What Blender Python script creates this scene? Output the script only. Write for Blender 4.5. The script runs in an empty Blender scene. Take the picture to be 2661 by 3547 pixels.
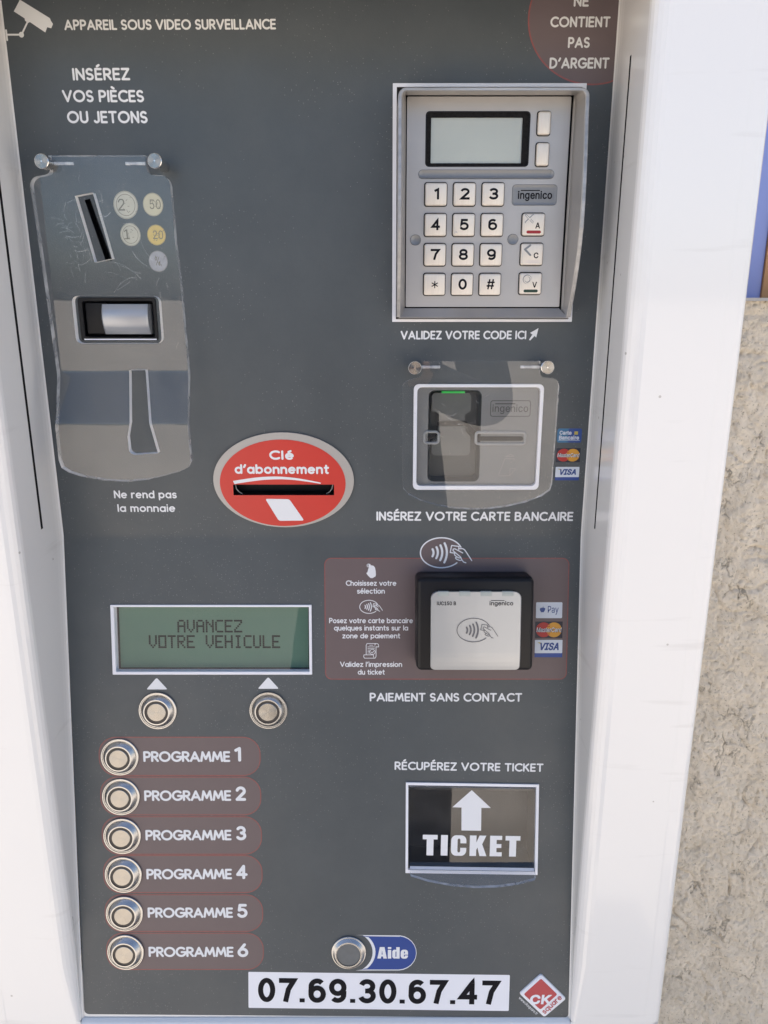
import bpy, math, random
from mathutils import Matrix, Vector, noise
from mathutils.geometry import delaunay_2d_cdt, tessellate_polygon
random.seed(7)
scene = bpy.context.scene
COL = scene.collection
R = math.radians
# ------------------------------------------------------------------ frame of reference
# Working unit: one unit is 1.35 mm. x right, y into the machine, z up; z = 0 at the fold of the panel.
S = 0.00135
K0 = 852.0                      # fold above the ground
REC = 55.0                      # the panel sits this deep behind the white front
TILT = R(9.8)                   # the lower panel leans out at the bottom

# ------------------------------------------------------------------ camera
cam = bpy.data.cameras.new('camera')
camo = bpy.data.objects.new('camera', cam); COL.objects.link(camo)
cam.sensor_width = 36; cam.lens = 27.04
cam.clip_start = 0.01; cam.clip_end = 3000
camo.location = (35.9*S, -371.7*S, (132.4+K0)*S)
camo.rotation_euler = (R(90-15.5), 0, 0)
scene.camera = camo

# ------------------------------------------------------------------ sky, sun, exposure
SUN_EL, SUN_AZ = R(58), R(-20)          # sun high behind the machine: its front is in open shade
w = bpy.data.worlds.new('World'); scene.world = w; w.use_nodes = True
nt = w.node_tree; nt.nodes.clear()
sky = nt.nodes.new('ShaderNodeTexSky'); sky.sky_type = 'NISHITA'; sky.sun_disc = False
sky.sun_elevation = SUN_EL; sky.sun_rotation = SUN_AZ
sky.air_density = 0.85; sky.dust_density = 2.4; sky.ozone_density = 1.0
bg = nt.nodes.new('ShaderNodeBackground'); bg.inputs['Strength'].default_value = 0.10
wo = nt.nodes.new('ShaderNodeOutputWorld')
nt.links.new(sky.outputs[0], bg.inputs[0]); nt.links.new(bg.outputs[0], wo.inputs[0])
sun = bpy.data.lights.new('sun', 'SUN'); sun.energy = 5.0; sun.angle = R(0.5); sun.color = (1, .975, .95)
suno = bpy.data.objects.new('sun', sun); COL.objects.link(suno)
sd = Vector((math.sin(SUN_AZ)*math.cos(SUN_EL), math.cos(SUN_AZ)*math.cos(SUN_EL), math.sin(SUN_EL)))
suno.rotation_euler = sd.to_track_quat('Z', 'Y').to_euler()
suno.location = (0, 3, 6)
scene.view_settings.view_transform = 'Standard'; scene.view_settings.look = 'None'
scene.view_settings.exposure = 1.52; scene.view_settings.gamma = 1
scene.view_settings.use_curve_mapping = False
scene.cycles.max_bounces = 10; scene.cycles.transparent_max_bounces = 12

# ------------------------------------------------------------------ materials
def s2l(c):
    return tuple((x/12.92 if x <= .04045 else ((x+.055)/1.055)**2.4) for x in c)
def mat(name, col, rough=.5, metal=0, spec=.5, coat=0, aniso=0, bump=0, bscale=400, mott=0, mscale=40, stretch=None, rvar=0):
    m = bpy.data.materials.new(name); m.use_nodes = True
    n = m.node_tree.nodes; l = m.node_tree.links
    b = n['Principled BSDF']
    b.inputs['Base Color'].default_value = (*col, 1)
    b.inputs['Roughness'].default_value = rough; b.inputs['Metallic'].default_value = metal
    b.inputs['Specular IOR Level'].default_value = spec
    b.inputs['Coat Weight'].default_value = coat; b.inputs['Coat Roughness'].default_value = .06
    if mott or bump or rvar:
        tc = n.new('ShaderNodeTexCoord'); mp = n.new('ShaderNodeMapping')
        l.new(tc.outputs['Object'], mp.inputs[0])
        if stretch: mp.inputs['Scale'].default_value = stretch
    if mott:
        t = n.new('ShaderNodeTexNoise'); t.inputs['Scale'].default_value = mscale; t.inputs['Detail'].default_value = 6
        l.new(mp.outputs[0], t.inputs['Vector'])
        x = n.new('ShaderNodeMix'); x.data_type = 'RGBA'
        x.inputs[6].default_value = (*[c*(1-mott) for c in col], 1); x.inputs[7].default_value = (*[min(1, c*(1+mott)) for c in col], 1)
        l.new(t.outputs['Fac'], x.inputs[0]); l.new(x.outputs[2], b.inputs['Base Color'])
    if rvar:
        t = n.new('ShaderNodeTexNoise'); t.inputs['Scale'].default_value = 18; t.inputs['Detail'].default_value = 5
        l.new(mp.outputs[0], t.inputs['Vector'])
        r = n.new('ShaderNodeMapRange'); r.inputs[1].default_value = .3; r.inputs[2].default_value = .7
        r.inputs[3].default_value = max(.02, rough-rvar); r.inputs[4].default_value = rough+rvar
        l.new(t.outputs['Fac'], r.inputs[0]); l.new(r.outputs[0], b.inputs['Roughness'])
    if bump:
        t = n.new('ShaderNodeTexNoise'); t.inputs['Scale'].default_value = bscale; t.inputs['Detail'].default_value = 3
        l.new(mp.outputs[0], t.inputs['Vector'])
        u = n.new('ShaderNodeBump'); u.inputs['Strength'].default_value = bump; u.inputs['Distance'].default_value = .0006
        l.new(t.outputs['Fac'], u.inputs['Height']); l.new(u.outputs[0], b.inputs['Normal'])
    if aniso:
        b.inputs['Anisotropic'].default_value = aniso
        tg = n.new('ShaderNodeTangent'); tg.direction_type = 'RADIAL'; tg.axis = 'Z'
        l.new(tg.outputs[0], b.inputs['Tangent'])
    return m
M = {}
def panel_material():
    m = mat('grey_panel_print', (.083, .096, .105), .38, spec=.45, bump=.12, bscale=900, rvar=.08)
    n = m.node_tree.nodes; l = m.node_tree.links; b = n['Principled BSDF']
    tc = n.new('ShaderNodeTexCoord')
    v = n.new('ShaderNodeTexVoronoi'); v.inputs['Scale'].default_value = 640
    l.new(tc.outputs['Object'], v.inputs['Vector'])
    lt = n.new('ShaderNodeMath'); lt.operation = 'LESS_THAN'; lt.inputs[1].default_value = .18
    l.new(v.outputs['Distance'], lt.inputs[0])
    sep = n.new('ShaderNodeSeparateColor'); l.new(v.outputs['Color'], sep.inputs[0])
    big = n.new('ShaderNodeTexNoise'); big.inputs['Scale'].default_value = 9; big.inputs['Detail'].default_value = 3
    l.new(tc.outputs['Object'], big.inputs['Vector'])
    mr = n.new('ShaderNodeMapRange'); mr.inputs[1].default_value = .42; mr.inputs[2].default_value = .72; mr.inputs[3].default_value = 0; mr.inputs[4].default_value = .5
    l.new(big.outputs['Fac'], mr.inputs[0])
    gt = n.new('ShaderNodeMath'); gt.operation = 'LESS_THAN'; l.new(sep.outputs[0], gt.inputs[0]); l.new(mr.outputs[0], gt.inputs[1])
    mu = n.new('ShaderNodeMath'); mu.operation = 'MULTIPLY'; l.new(lt.outputs[0], mu.inputs[0]); l.new(gt.outputs[0], mu.inputs[1])
    m2 = n.new('ShaderNodeMath'); m2.operation = 'MULTIPLY'; m2.inputs[1].default_value = .5; l.new(mu.outputs[0], m2.inputs[0])
    # faint film of dust and wiping marks
    dn = n.new('ShaderNodeTexNoise'); dn.inputs['Scale'].default_value = 16; dn.inputs['Detail'].default_value = 12; dn.inputs['Roughness'].default_value = .72
    l.new(tc.outputs['Object'], dn.inputs['Vector'])
    a = n.new('ShaderNodeMix'); a.data_type = 'RGBA'; a.inputs[6].default_value = (.050, .061, .069, 1); a.inputs[7].default_value = (.088, .101, .109, 1)
    l.new(dn.outputs['Fac'], a.inputs[0])
    x = n.new('ShaderNodeMix'); x.data_type = 'RGBA'; x.inputs[7].default_value = (.30, .30, .29, 1)
    l.new(a.outputs[2], x.inputs[6]); l.new(m2.outputs[0], x.inputs[0]); l.new(x.outputs[2], b.inputs['Base Color'])
    return m
M['panel'] = panel_material()
def white_material():
    m = mat('white_gelcoat', (.80, .80, .79), .22, spec=.5, coat=.6, bump=.02, bscale=30, rvar=.02)
    n = m.node_tree.nodes; l = m.node_tree.links; b = n['Principled BSDF']
    tc = n.new('ShaderNodeTexCoord')
    v = n.new('ShaderNodeTexVoronoi'); v.inputs['Scale'].default_value = 34; l.new(tc.outputs['Object'], v.inputs['Vector'])
    lt = n.new('ShaderNodeMath'); lt.operation = 'LESS_THAN'; lt.inputs[1].default_value = .032; l.new(v.outputs['Distance'], lt.inputs[0])
    sm = n.new('ShaderNodeMapping'); sm.inputs['Scale'].default_value = (9, 9, 90); l.new(tc.outputs['Object'], sm.inputs[0])
    sn = n.new('ShaderNodeTexNoise'); sn.inputs['Scale'].default_value = 1.0; sn.inputs['Detail'].default_value = 6; l.new(sm.outputs[0], sn.inputs['Vector'])
    sr = n.new('ShaderNodeMapRange'); sr.inputs[1].default_value = .64; sr.inputs[2].default_value = .8; sr.inputs[3].default_value = 0; sr.inputs[4].default_value = .22
    l.new(sn.outputs['Fac'], sr.inputs[0])
    mx = n.new('ShaderNodeMath'); mx.operation = 'MAXIMUM'
    m5 = n.new('ShaderNodeMath'); m5.operation = 'MULTIPLY'; m5.inputs[1].default_value = .6; l.new(lt.outputs[0], m5.inputs[0])
    l.new(m5.outputs[0], mx.inputs[0]); l.new(sr.outputs[0], mx.inputs[1])
    x = n.new('ShaderNodeMix'); x.data_type = 'RGBA'; x.inputs[6].default_value = (.80, .80, .79, 1); x.inputs[7].default_value = (.33, .31, .28, 1)
    l.new(mx.outputs[0], x.inputs[0]); l.new(x.outputs[2], b.inputs['Base Color'])
    return m
M['white'] = white_material()
M['ink'] = mat('white_ink', (.74, .76, .79), .45)
M['inkwarm'] = mat('off_white_ink', (.72, .73, .72), .5)
M['patch'] = mat('maroon_tint', (.132, .100, .103), .4, mott=.06, mscale=60)
M['redline'] = mat('red_line_ink', (.26, .075, .07), .4, mott=.3, mscale=300)
M['cast'] = mat('cast_metal', (.47, .46, .45), .42, metal=.75, mott=.16, mscale=35, bump=.12, bscale=700, rvar=.06)
M['castdark'] = mat('cast_metal_shade', (.25, .26, .27), .5, metal=.7, bump=.1, bscale=700)  # darker copy of the cast metal; recess shade is put into the colour
M['plate'] = mat('satin_plate', (.45, .44, .43), .46, metal=.72, mott=.08, mscale=40, bump=.06, bscale=900)
M['key'] = mat('brushed_key_metal', (.72, .67, .60), .36, metal=.35, mott=.1, mscale=60, stretch=(14, 1, 1), bump=.1, bscale=300)
M['black'] = mat('black_plastic', (.006, .006, .008), .4, spec=.3)
M['hole'] = mat('interior_shade', (.004, .004, .005), .9)  # near black stands in for the shade inside grooves, gaps and slots
M['blackink'] = mat('black_ink', (.006, .006, .010), .6, spec=.15)
M['steel'] = mat('turned_steel', (.47, .465, .455), .24, metal=1, aniso=.85)
M['steelcap'] = mat('turned_cap', (.35, .335, .31), .25, metal=1, aniso=.9)
M['steelring'] = mat('polished_steel', (.74, .73, .71), .2, metal=1)
M['collar'] = mat('brown_black_collar', (.04, .034, .03), .4)
M['silver'] = mat('silver_paint', (.44, .455, .465), .3, metal=.5, coat=.4, mott=.03)
M['lens'] = mat('frosted_lens', (.36, .40, .39), .3)
M['knob'] = mat('silver_knob', (.42, .44, .47), .4, metal=.6, bump=.05)
M['redlabel'] = mat('red_label', (.56, .035, .024), .35, mott=.06, mscale=50)
M['alu'] = mat('grey_aluminium', (.40, .39, .38), .45, metal=.5)
M['blue'] = mat('blue_print', (.018, .06, .25), .35)
M['blue2'] = mat('blue_band', (.012, .052, .26), .35)
M['bluegrad'] = mat('teal_blue_print', (.03, .15, .30), .35)
M['lblue'] = mat('pale_sticker', (.62, .68, .76), .4)
M['navy'] = mat('navy_print', (.01, .012, .03), .4)
M['mcred'] = mat('card_red', (.42, .02, .018), .4)
M['mcyel'] = mat('card_orange', (.62, .30, .03), .4)
M['gold'] = mat('gold_print', (.45, .38, .08), .4)
M['sticker'] = mat('white_sticker', (.78, .80, .86), .35)
M['dred'] = mat('logo_red', (.46, .055, .065), .4)
M['red'] = mat('red_bar', (.32, .015, .02), .4)
M['green'] = mat('green_bar', (.01, .04, .025), .4)
M['pale'] = mat('pale_bar', (.72, .66, .60), .4)
M['reader'] = mat('reader_plastic', (.165, .172, .174), .3, mott=.06, mscale=60, bump=.08, bscale=900)
M['readerdk'] = mat('reader_recess_shade', (.035, .041, .044), .35, mott=.1)  # recess plastic darkened; the shade inside is put into its colour
M['chip'] = mat('chip_guide_plastic', (.085, .092, .09), .32, bump=.06, bscale=900)
M['readeredge'] = mat('reader_rib_highlight', (.27, .28, .28), .4)  # ribs and rim made paler; their edge highlight is put into the colour
M['emboss'] = mat('emboss_shade_line', (.06, .06, .06), .5)  # flat lines; the shade of the relief is put into the colour
M['embosslt'] = mat('emboss_lit_line', (.26, .25, .24), .5)  # flat pale lines; the lit side of the relief is put into the colour
M['coin2'] = mat('two_tone_coin_print', (.50, .49, .40), .35, mott=.12, mscale=90)
M['coing'] = mat('gold_coin_print', (.58, .44, .13), .35, mott=.2, mscale=120)
M['coiny'] = mat('pale_coin_print', (.52, .49, .34), .35, mott=.12, mscale=90)
M['token'] = mat('worn_token_print', (.34, .35, .38), .5, mott=.3, mscale=160)
M['coinline'] = mat('coin_engraving', (.17, .16, .12), .5)
M['lcd'] = mat('lcd_green', (.088, .165, .125), .5, spec=.1, mott=.1, mscale=14)
M['lcdink'] = mat('lcd_dot', (.003, .006, .010), .7, spec=.05)
M['lcdg'] = mat('lcd_sky_sheen', (.42, .43, .36), .12, spec=.7, mott=.12, mscale=18)  # base lightened to stand in for bright sky mirrored in the screen
M['dirty'] = mat('dusty_black_rim', (.012, .012, .013), .7, spec=.1, mott=.9, mscale=420)
M['rubber'] = mat('grey_seal', (.22, .23, .22), .6, mott=.4, mscale=150)
M['sawn'] = mat('sawn_metal_edge', (.40, .40, .40), .4, metal=.6, mott=.45, mscale=25, stretch=(1, 9, 1), bump=.3, bscale=200)
def led_material():
    m = mat('green_led', (.02, .3, .05), .3); b = m.node_tree.nodes['Principled BSDF']
    b.inputs['Emission Color'].default_value = (.03, .9, .12, 1); b.inputs['Emission Strength'].default_value = .05
    return m
M['led'] = led_material()
def clear_material(name, haze=.02, tint=(1, 1, 1), refl=1.0, ior=1.64):
    """Thin clear sheet: passes light straight through, mirrors by Fresnel, with a little surface haze."""
    m = bpy.data.materials.new(name); m.use_nodes = True
    n = m.node_tree.nodes; l = m.node_tree.links; n.clear()
    o = n.new('ShaderNodeOutputMaterial'); tr = n.new('ShaderNodeBsdfTransparent'); tr.inputs[0].default_value = (*tint, 1)
    gl = n.new('ShaderNodeBsdfGlossy'); gl.inputs['Roughness'].default_value = .012; gl.inputs['Color'].default_value = (refl, refl, refl, 1)
    df = n.new('ShaderNodeBsdfDiffuse'); df.inputs[0].default_value = (.8, .82, .84, 1)
    tc = n.new('ShaderNodeTexCoord'); sc = n.new('ShaderNodeTexNoise'); sc.inputs['Scale'].default_value = 22; sc.inputs['Detail'].default_value = 8; sc.inputs['Distortion'].default_value = 2.5
    l.new(tc.outputs['Object'], sc.inputs['Vector'])
    mr = n.new('ShaderNodeMapRange'); mr.inputs[1].default_value = .45; mr.inputs[2].default_value = .75; mr.inputs[3].default_value = haze*.5; mr.inputs[4].default_value = haze*1.8
    l.new(sc.outputs['Fac'], mr.inputs[0])
    a = n.new('ShaderNodeMixShader'); l.new(mr.outputs[0], a.inputs[0]); l.new(tr.outputs[0], a.inputs[1]); l.new(df.outputs[0], a.inputs[2])
    if refl == 0: l.new(tr.outputs[0], o.inputs[0]); return m
    fr = n.new('ShaderNodeFresnel'); IOR_ = ior
    geo = n.new('ShaderNodeNewGeometry'); io = n.new('ShaderNodeMapRange'); io.inputs[3].default_value = IOR_; io.inputs[4].default_value = 1/IOR_
    l.new(geo.outputs['Backfacing'], io.inputs[0]); l.new(io.outputs[0], fr.inputs['IOR'])   # same sheet from either side
    b = n.new('ShaderNodeMixShader'); l.new(fr.outputs[0], b.inputs[0]); l.new(a.outputs[0], b.inputs[1]); l.new(gl.outputs[0], b.inputs[2])
    l.new(b.outputs[0], o.inputs[0])
    return m
M['clear'] = clear_material('clear_acrylic', .012)
M['clearback'] = clear_material('clear_acrylic_back', .0, refl=0)
M['smoke'] = clear_material('ticket_flap_acrylic', .02, (.85, .86, .88))
M['cutedge'] = clear_material('acrylic_cut_edge', .6, (.86, .9, .95))
M['sawedge'] = mat('acrylic_sawn_slot', (.78, .79, .80), .6)

# ------------------------------------------------------------------ planes of the panel
def plane_matrix(n_tilt):
    st, ct = math.sin(n_tilt), math.cos(n_tilt)
    # local x = right, y = up along the panel, z = out of the panel
    return Matrix(((1, 0, 0, 0), (0, st, -ct, REC*S), (0, ct, st, K0*S), (0, 0, 0, 1)))
UP = plane_matrix(0.0)
LO = plane_matrix(TILT)
ID = Matrix(((1, 0, 0, 0), (0, 1, 0, 0), (0, 0, 1, K0*S), (0, 0, 0, 1)))
WORLD = {}

class MB:
    """collects faces in plane units, then links them as ONE mesh object"""
    def __init__(s): s.v = []; s.f = []; s.m = []; s.mats = []; s.k = 0
    def mi(s, m):
        m = M[m] if isinstance(m, str) else m
        if m not in s.mats: s.mats.append(m)
        return s.mats.index(m)
    def add(s, vs, fs, m):
        o = len(s.v); i = s.mi(m); s.v += [tuple(p) for p in vs]
        for f in fs: s.f.append([o+j for j in f]); s.m.append(i)
    def rings(s, rs, m, cap0=False, cap1=True, closed=True):
        n = len(rs[0]); vs = [p for r in rs for p in r]; fs = []
        for a in range(len(rs)-1):
            for j in range(n if closed else n-1):
                k = (j+1) % n
                fs.append([a*n+j, a*n+k, (a+1)*n+k, (a+1)*n+j])
        if cap1: fs.append([(len(rs)-1)*n+j for j in range(n)])
        if cap0: fs.append([j for j in reversed(range(n))])
        s.add(vs, fs, m)
    def rbox(s, x0, y0, x1, y1, h0, h1, m, r=1., b=.4, seg=5, bn=3):
        rs = [[(x, y, h0) for x, y in rrect(x0, y0, x1, y1, r, seg)]]
        if b > 0:
            for i in range(bn+1):
                a = math.pi/2*i/bn; d = b*(1-math.cos(a)); h = h1-b+b*math.sin(a)
                rs.append([(x, y, h) for x, y in rrect(x0+d, y0+d, x1-d, y1-d, max(r-d, .02), seg)])
        else: rs.append([(x, y, h1) for x, y in rrect(x0, y0, x1, y1, r, seg)])
        s.rings(rs, m)
    def frame(s, o, i, h0, h1, m, ro=.5, ri=.5, b=.25, seg=4, back=None):
        rs = []
        def O(d, h): rs.append([(x, y, h) for x, y in rrect(o[0]+d, o[1]+d, o[2]-d, o[3]-d, max(ro-d, .02), seg)])
        def I(d, h): rs.append([(x, y, h) for x, y in rrect(i[0]-d, i[1]-d, i[2]+d, i[3]+d, max(ri+d, .02), seg)])
        O(0, h0); O(0, h1-b); O(b, h1); I(b, h1); I(0, h1-b); I(0, h0 if back is None else back)
        s.rings(rs, m, cap1=False)
    def lathe(s, cx, cy, prof, m, n=48):
        rs = []
        for r, h in prof:
            rs.append([(cx+max(r, .001)*math.cos(2*math.pi*j/n), cy+max(r, .001)*math.sin(2*math.pi*j/n), h) for j in range(n)])
        s.rings(rs, m, cap1=True)
    def poly(s, pts, h, m):
        t = tessellate_polygon([[Vector((x, y, 0)) for x, y in pts]])
        fs = []
        for a, b, c in t:
            (ax, ay), (bx, by), (cx, cy) = pts[a], pts[b], pts[c]
            fs.append([a, b, c] if (bx-ax)*(cy-ay)-(by-ay)*(cx-ax) > 0 else [a, c, b])
        s.add([(x, y, h) for x, y in pts], fs, m)
    def ring2d(s, outer, inner, h, m):
        n = len(outer); s.add([(x, y, h) for x, y in outer]+[(x, y, h) for x, y in inner], [[j, (j+1) % n, n+(j+1) % n, n+j] for j in range(n)], m)
    def line(s, pts, w, h, m, cap=6, sq=False):
        """a round-ended stroke of width w; sharp corners get a stroke of their own a hair higher"""
        runs = [[pts[0]]]; ext = {}
        if sq and (Vector(pts[0])-Vector(pts[-1])).length < 1e-6:      # closed outline: start it at its sharpest corner
            p = pts[:-1]; n = len(p); best = max(range(n), key=lambda i: (Vector(p[i])-Vector(p[i-1])).angle(Vector(p[(i+1) % n])-Vector(p[i]), 0)); pts = p[best:]+p[:best]+[p[best]]
            runs = [[pts[0]]]
        for i in range(1, len(pts)):
            if (Vector(pts[i])-Vector(runs[-1][-1])).length < 1e-5: continue
            runs[-1].append(pts[i])
            if i < len(pts)-1:
                a = Vector(runs[-1][-1])-Vector(runs[-1][-2]); b = Vector(pts[i+1])-Vector(pts[i])
                if b.length > 1e-6 and a.angle(b) > .75: runs.append([pts[i]])
        if sq:
            # mitred outside corners between the runs
            cl = (Vector(pts[0])-Vector(pts[-1])).length < 1e-6; rr = [r_ for r_ in runs if len(r_) > 1]
            for a_, b_ in list(zip(rr, rr[1:]))+([(rr[-1], rr[0])] if cl and len(rr) > 1 else []):
                c = Vector(a_[-1]); d1 = (c-Vector(a_[-2])).normalized(); d2 = (Vector(b_[1])-c).normalized(); cr = d1.x*d2.y-d1.y*d2.x; sg = -1 if cr > 0 else 1
                n1 = Vector((-d1.y, d1.x))*sg*w/2; n2 = Vector((-d2.y, d2.x))*sg*w/2; bi = n1+n2
                if bi.length < w*.12: continue
                tip = bi*(w*w/2/bi.length_squared)
                if tip.length > w*1.3: tip = tip.normalized()*w*1.3
                q4 = [(*c, h+.045), (*(c+n1), h+.045), (*(c+tip), h+.045), (*(c+n2), h+.045)]
                s.add(q4, [[0, 1, 2, 3] if sg < 0 else [3, 2, 1, 0]], m)
        for run in runs:
            if len(run) < 2: continue
            s.k += 1; hh = h+(s.k % 7)*.016; q = w/2
            P = [Vector(p) for p in run]; n = len(P); L = []; Rr = []
            for i in range(n):
                t = (P[min(i+1, n-1)]-P[max(i-1, 0)]).normalized() if (P[0]-P[-1]).length > 1e-6 else (P[i+1 if i < n-1 else 1]-P[i-1 if i else n-2]).normalized(); nn = Vector((-t.y, t.x)); k = 1.0
                if 0 < i < n-1:
                    d = (P[i]-P[i-1]).normalized(); k = 1/max(.6, abs(nn.dot(Vector((-d.y, d.x)))))
                L.append(P[i]+nn*q*k); Rr.append(P[i]-nn*q*k)
            vs = [(p.x, p.y, hh) for p in L]+[(p.x, p.y, hh) for p in Rr]
            fs = [[i, n+i, n+i+1, i+1] for i in range(n-1)]
            s.add(vs, fs, m)
            if sq: continue
            if (P[0]-P[-1]).length < 1e-6: continue
            for e, sg in ((0, -1), (n-1, 1)):
                d = ((P[1]-P[0]) if e == 0 else (P[-1]-P[-2])).normalized()*sg; a0 = math.atan2(d.y, d.x)
                c = [(P[e].x+q*math.cos(a0-math.pi/2+math.pi*j/cap), P[e].y+q*math.sin(a0-math.pi/2+math.pi*j/cap), hh) for j in range(cap+1)]
                s.add(c, [list(range(cap+1))], m)
    def sheet(s, outline, holes, cuts, hf, th, m, medge, mslot=None, step=None):
        """a flat sheet with holes, folded along the cut lines by the height function hf, th thick"""
        vs = []; es = []
        def loop(L):
            o = len(vs); vs.extend(Vector(p) for p in L); es.extend((o+i, o+(i+1) % len(L)) for i in range(len(L)))
        loop(outline)
        for H in holes: loop(H)
        for a, b in cuts:
            o = len(vs); vs.append(Vector(a)); vs.append(Vector(b)); es.append((o, o+1))
        V, E_, F, *_ = delaunay_2d_cdt(vs, es, [], 0, 1e-4)
        keep = []
        for f in F:
            c = sum((V[i] for i in f), Vector((0, 0)))/len(f)
            if inside(c, outline) and not any(inside(c, H) for H in holes):
                a, b, d = V[f[0]], V[f[1]], V[f[2]]
                keep.append(list(f) if (b-a).cross(d-a) > 0 else list(reversed(f)))
        n = len(V)
        top = [(p.x, p.y, hf(p.x, p.y)) for p in V]
        if not th:
            s.add(top, keep, m); return
        bot = [(p.x, p.y, hf(p.x, p.y)-th) for p in V]
        s.add(top+bot, keep, m)
        s.add(bot, [[i for i in reversed(f)] for f in keep], 'clearback' if m in ('clear', 'smoke') else m)
        cnt = {}
        for f in keep:
            for i in range(len(f)):
                a, b = f[i], f[(i+1) % len(f)]; cnt.setdefault((min(a, b), max(a, b)), []).append((a, b))
        for k, u in cnt.items():
            if len(u) == 1:
                a, b = u[0]; mid = (V[a]+V[b])/2
                hole = any(min((mid-closest(mid, H[i], H[(i+1) % len(H)])).length for i in range(len(H))) < 1e-3 for H in holes)
                s.add([top[a], top[b], bot[b], bot[a]], [[0, 3, 2, 1]], mslot if hole and mslot else medge)
    def build(s, name, parent=None, plane=UP, label=None, smooth=35, origin=None):
        xs = list(zip(*s.v)); c = origin or tuple((min(a)+max(a))/2 for a in xs)
        c = Vector(c)
        me = bpy.data.meshes.new(name)
        me.from_pydata([((x-c.x)*S, (y-c.y)*S, (z-c.z)*S) for x, y, z in s.v], [], s.f)
        for m in s.mats: me.materials.append(m)
        me.polygons.foreach_set('material_index', s.m); me.validate(); me.update()
        if smooth: me.shade_smooth(); me.set_sharp_from_angle(angle=R(smooth))
        o = bpy.data.objects.new(name, me); COL.objects.link(o)
        place(o, plane @ Matrix.Translation(c*S), parent)
        if label: o['label'] = label
        return o
def place(o, Wm, parent):
    WORLD[o.name] = Wm
    if parent is not None:
        o.parent = parent; o.matrix_basis = WORLD[parent.name].inverted() @ Wm
    else: o.matrix_basis = Wm
def empty(name, u, v, h=0, parent=None, plane=UP, label=None):
    o = bpy.data.objects.new(name, None); o.empty_display_size = .02; COL.objects.link(o)
    place(o, plane @ Matrix.Translation(Vector((u, v, h))*S), parent)
    if label: o['label'] = label
    return o
def closest(p, a, b):
    a = Vector(a); b = Vector(b); d = b-a; t = max(0, min(1, (p-a).dot(d)/max(d.length_squared, 1e-12))); return a+d*t
def inside(p, L):
    r = False; n = len(L)
    for i in range(n):
        x0, y0 = L[i]; x1, y1 = L[(i+1) % n]
        if (y0 > p[1]) != (y1 > p[1]) and p[0] < (x1-x0)*(p[1]-y0)/(y1-y0)+x0: r = not r
    return r
def rrect(x0, y0, x1, y1, r, seg=5):
    r = min(r, (x1-x0)/2-1e-4, (y1-y0)/2-1e-4); out = []
    for cx, cy, a in ((x1-r, y0+r, -90), (x1-r, y1-r, 0), (x0+r, y1-r, 90), (x0+r, y0+r, 180)):
        for i in range(seg+1):
            t = R(a+90*i/seg); out.append((cx+r*math.cos(t), cy+r*math.sin(t)))
    return out
def arc(cx, cy, rx, ry, a0, a1, n=14):
    return [(cx+rx*math.cos(R(a0+(a1-a0)*i/n)), cy+ry*math.sin(R(a0+(a1-a0)*i/n))) for i in range(n+1)]
def ell(cx, cy, rx, ry, n=72): return arc(cx, cy, rx, ry, 0, 360, n)[:-1]
def quad(c, hw, hh): return rrect(c[0]-hw, c[1]-hh, c[0]+hw, c[1]+hh, .01, 1)

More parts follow.
